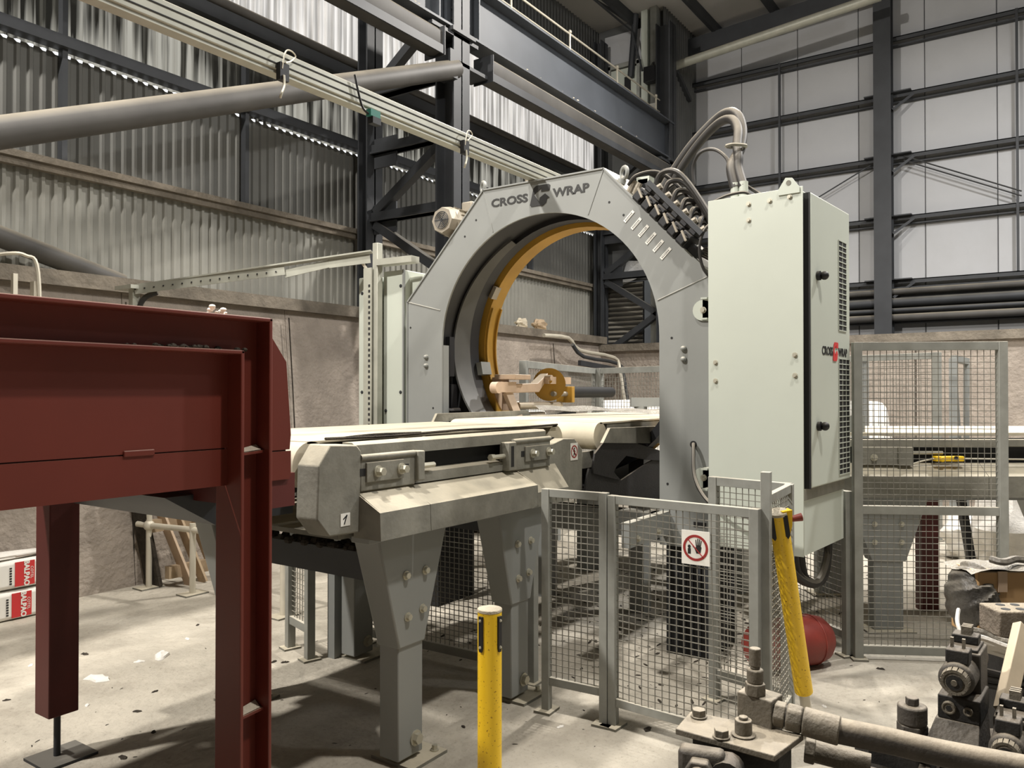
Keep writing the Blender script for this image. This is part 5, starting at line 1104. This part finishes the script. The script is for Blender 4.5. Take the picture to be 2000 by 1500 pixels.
# big hose
h0, h1, h2 = at(1512, 1392, D=1.585), at(1640, 1428, D=1.53), at(2060, 1512, D=1.47)
d1 = (h1-h0).normalized()
bh = thing('hydraulic_hose', 'thick dusty hydraulic hose crossing the lower right corner', 'hose', ((h0.x+h2.x)/2, (h0.y+h2.y)/2, .86))
part('coupling_nut', MB().cyl(h0, h0+d1*.022, .026, 6), m_fit, bh, bevel=.003)
part('coupling_nut', MB().cyl(h0+d1*.024, h0+d1*.054, .028, 8), m_fit, bh, bevel=.004)
part('collar', MB().cyl(h0+d1*.005, h0+d1*.06, .021, 18), m_hydd, bh)
part('sleeve', MB().cyl(h0+d1*.055, h1+d1*.0, .0275, 26), m_fit, bh, bevel=.003)
part('hose_body', MB().tube([h1-d1*.01, h1*.75+h2*.25, (h1+h2)/2+V((0, 0, -.003)), h2, h2+(h2-h1)*.5], .0245, 22), m_hose, bh)
g0, g1 = at(1572, 1462, D=1.60), at(1700, 1495, D=1.55); d2 = (g1-g0).normalized()
bh2 = thing('lower_pipe', 'short pale pipe fitting under the thick hydraulic hose', 'pipe', g0)
part('body', MB().cyl(g0+d2*.012, g1, .022, 12), m_fit, bh2); part('hex_end', MB().cyl(g0, g0+d2*.02, .027, 6), m_fit, bh2, bevel=.003)
part('stand', MB().box(g1.x-.03, g1.x+.03, g1.y-.03, g1.y+.03, .815, g1.z-.015), m_hydd, bh2)
# solenoid valves
def hv(u, v, D): return at(u, v, D=D)
def solenoid(du, dv, D, name, label, full=True):
    """a directional valve seen with its knob towards the photographer; du, dv shift it from the first one"""
    k = D/1.65
    base = hv(1900+du, 1400+dv, D)
    t = thing(name, label, 'valve', (base.x, base.y, .815), TH-PI/2)
    def q(u, v, dd=0): return hv(u+du, v+dv, D)+H_*dd*k
    ax = (-R_*.62-H_*.78).normalized(); up = V((0, 0, 1)); sd = ax.cross(up).normalized()
    c = q(1857, 1321, -.02)
    part('coil', MB().cyl(c+ax*.004, c-ax*.075, .034*k, 26), m_hyd, t, bevel=.006)
    kn = MB(); n_ = 16
    for i in range(n_):
        w = sd*math.cos(2*PI*i/n_)+up*math.sin(2*PI*i/n_); kn.bar(c+ax*.004+w*.0245*k, c+ax*.022+w*.0225*k, .0085*k, .006*k, w)
    kn.cyl(c+ax*.003, c+ax*.020, .0235*k, 24); part('knob', kn, m_fit, t)
    part('knob_face', MB().cyl(c+ax*.019, c+ax*.0235, .0155*k, 18), m_hydd, t); part('knob_pin', MB().cyl(c+ax*.023, c+ax*.027, .006*k, 12), m_fit, t)
    o = c-ax*.035+up*.034*k
    part('coil_socket', obx(o, ax, sd, up, -.018, .026, -.022, .022, -.004, .024), m_hydd, t, bevel=.003)
    for s_ in (-.012, .01): part('terminal', obx(o, ax, sd, up, -.004, .004, s_, s_+.006, .024, .044), m_fit, t)
    o = c-ax*.10-up*.02
    part('valve_body', obx(o, ax, sd, up, -.06, .035, -.036, .032, -.045, .062), m_hyd, t, bevel=.003)
    part('body_top', obx(o, ax, sd, up, -.055, .03, -.03, .028, .062, .069), m_hydd, t, bevel=.002)
    part('plug', obx(o, ax, sd, up, -.045, -.005, -.026, .026, .069, .088), m_hydd, t, bevel=.003)
    for j in range(3): part('plug_pin', obx(o, ax, sd, up, -.04+.012*j, -.034+.012*j, -.012, .008, .088, .106), m_fit, t)
    c2 = o-ax*.06+up*.015
    part('rear_coil', MB().cyl(c2, c2-ax*.06, .031*k, 22), m_hyd, t, bevel=.006)
    if full:
        o3 = c-ax*.075-up*.062
        part('sub_plate', obx(o3, ax, sd, up, -.06, .06, -.042, .038, -.03, .02), m_hydd, t, bevel=.003)
        for s_, r_ in ((-.016, .014), (.020, .009)):
            pp = o3+ax*.061+sd*s_*-1-up*.004
            part('port_plug', MB().cyl(pp, pp+ax*.004, r_, 18).torus(pp+ax*.004, r_*.8, .0022, ax, 18, 6), m_fit, t)
            part('port_socket', MB().cyl(pp+ax*.004, pp+ax*.0055, r_*.42, 6), m_ink, t)
        o4 = o3-up*.03
        A = [o4+ax*.06+sd*.042, o4+ax*.06-sd*.04, o4-ax*.06-sd*.04, o4-ax*.06+sd*.042]
        B = [o4+ax*.105+sd*.062-up*.065, o4+ax*.105-sd*.045-up*.065, o4-ax*.06-sd*.045-up*.065, o4-ax*.06+sd*.062-up*.065]
        part('wedge', MB().loft(A, B), m_hyd, t, bevel=.002)
        Bb = [p+V((0, 0, .815-p.z)) for p in B]
        part('base_block', MB().loft([p+ax*.002 if i < 2 else p for i, p in enumerate(B)], [p+ax*.002 if i < 2 else p for i, p in enumerate(Bb)]), m_hydd, t, bevel=.003)
        for s_ in (.030, -.024):
            pp = B[0]*.5+B[1]*.5+ax*.003+sd*s_-up*.018; part('socket_screw', MB().cyl(pp, pp+ax*.006, .0135, 16), m_hyd, t); part('screw_socket', MB().cyl(pp+ax*.006, pp+ax*.007, .007, 6), m_ink, t)
    else:
        o3 = c-ax*.06-up*.06
        part('base_block', obx(V((o3.x, o3.y, .815)), ax, sd, up, -.06, .05, -.04, .04, 0, max(.01, o3.z+.035-.815)), m_hydd, t, bevel=.003)
    return t
solenoid(0, 0, 1.68, 'solenoid_valve', 'dusty solenoid valve with ribbed round knob on a dark wedge block')
solenoid(98, 138, 1.58, 'solenoid_valve', 'dusty solenoid valve cut by the right edge, lower and nearer', False)
p = hv(1782, 1450, 1.72); 
t = thing('pressure_cartridge', 'upright round cartridge with hex top left of the solenoid valve', 'valve', (p.x, p.y, .815))
part('hex_foot', MB().cyl((p.x, p.y, .815), (p.x, p.y, .88), .032, 6), m_hyd, t, bevel=.003); part('barrel', MB().cyl((p.x, p.y, .88), (p.x, p.y, .920), .030, 22), m_hyd, t, bevel=.004); part('hex_top', MB().cyl((p.x, p.y, .920), (p.x, p.y, .936), .014, 6), m_hyd, t, bevel=.002)
part('bracket', MB().box(p.x-.10, p.x-.02, p.y-.02, p.y+.07, .815, .845), m_hydd, t)
# stacked goods behind the valves
pk = thing('goods_stack', 'dark crate under the brick and cartons at right edge', 'crate', (2.75, -.15, 0))
part('crate_body', LB(MB(), cx(1915, 2.14), 1.75, 1.98, 2.14, .05, .978), m_hydd, pk, bevel=.006)
part('crate_base', LB(MB(), cx(1888, 2.78), 2.1, 2.42, 2.78, .05, .80), m_hydd, pk, bevel=.006)
for k in range(3): part('runner', LB(MB(), cx(1925, 2.78), 2.0, 2.0+.3*k, 2.06+.3*k, 0, .05), m_wood2, pk)
bk = thing('perforated_brick', 'grey dusty brick with round holes on the crate at right', 'brick', R_*cx(1985, 2.02)+H_*2.05+V((0, 0, .979)), 0)
part('brick_body', LB(MB(), cx(1922, 2.06), cx(1922, 2.06)+.215, 2.0, 2.09, .980, 1.046), m_brick, bk, bevel=.004)
for i in range(2):
    for j in range(5):
        p = R_*(cx(1922, 2.06)+.03+.038*j+.012*i)+H_*(2.024+.042*i)
        part('hole', MB().cyl(p+V((0, 0, 1.0462)), p+V((0, 0, 1.0470)), .011, 12), m_ink, bk)
cbx = thing('wrapped_carton', 'brown taped cardboard carton half wrapped in grey plastic film', 'box', R_*cx(1990, 2.6)+H_*2.75+V((0, 0, .80)))
part('carton', LB(MB(), cx(1912, 2.55), cx(1912, 2.55)+.42, 2.56, 2.72, .80, 1.02), m_card, cbx, bevel=.004)
part('tape', LB(MB(), cx(1950, 2.55), cx(1968, 2.55), 2.557, 2.561, .93, 1.0215).box(0, .0001, 0, .0001, .9, .9001), m_beige, cbx) if False else part('tape', LB(MB(), cx(1950, 2.55), cx(1968, 2.55), 2.557, 2.561, .955, 1.0215), m_beige, cbx)
mb = MB(); c = R_*cx(1910, 2.60)+H_*2.64+V((0, 0, .915)); mb.ball((0, 0, 0), 1, 72, 44); out = []
for p in mb.v:
    a = math.atan2(p.y, p.x); g_a = math.atan2(p.z-.6, -p.x+.9)*22+2*p.y; w = 1+.03*math.sin(g_a)+.02*math.sin(1.9*g_a+3*p.y)
    out.append(c+R_*(p.x*.075*w)+H_*(p.y*.10*w)+V((0, 0, p.z*.118*w)))
mb.v = out; part('film_wrap', mb, m_filmdk, cbx)
mb = MB(); n1, n2 = 16, 6; vs = []
for i in range(n1+1):
    for j in range(n2+1):
        x = cx(1878, 2.6)+.50*i/n1; d = 2.55+.17*j/n2; vs.append(R_*x+H_*d+V((0, 0, 1.028+.004*math.sin(i*1.1+j)+.004*math.sin(j*1.3+i*.7)-.05*max(0, .10-(x-cx(1878, 2.6)))*10*.3)))
mb.add(vs, [(i*(n2+1)+j, i*(n2+1)+j+1, (i+1)*(n2+1)+j+1, (i+1)*(n2+1)+j) for i in range(n1) for j in range(n2)]); part('film_top', mb, m_film, cbx); part('film_fold', MB().tube([hv(1935, 1092, 2.6), hv(1960, 1098, 2.57), hv(1985, 1092, 2.6), hv(2020, 1098, 2.6)], .012, 6), m_filmdk, cbx)
part('film_tail', MB().tube([hv(1872, 1190, 2.5), hv(1870, 1215, 2.45), hv(1880, 1245, 2.42), hv(1888, 1262, 2.42)], .006, 6), m_bag, cbx)
for i, (u0, v0, u1, v1, D) in enumerate(((1888, 1228, 2010, 1262, 1.93), (1890, 1240, 2010, 1278, 1.90))):
    mb = MB()
    for k in range(5):
        P = [hv(u0+(u1-u0)*s_+random.uniform(-3, 3), v0+(v1-v0)*s_+5*k+random.uniform(-4, 4), D+.012*k) for s_ in (0, .25, .5, .75, 1)]
        mb.tube(P, .0075, 6, 4)
    single('film_twist', mb, [m_film, m_bag][i], ['grey twist of plastic film lying below the brick', 'white twist of plastic film below the grey one'][i], 'film')
a_, b_ = hv(1994, 1240, 1.86), hv(1960, 1392, 1.72)
single('timber_batten', MB().bar(a_+(a_-b_)*.1, b_, .040, .022, -H_), m_wood, 'pale timber batten propped between the valves at the right edge', 'timber', bevel=.002)
for k in range(3):
    P = [hv(1880, 1300+14*k, 1.85), hv(1915, 1308+14*k, 1.86), hv(1960, 1318+13*k, 1.88), hv(2010, 1322+13*k, 1.9)]
    single('black_hose', MB().tube(P, .0075, 8), m_black, ['topmost', 'middle', 'lowest'][k]+' of three black hoses behind the solenoid valve', 'hose', 'black hoses behind the valve')
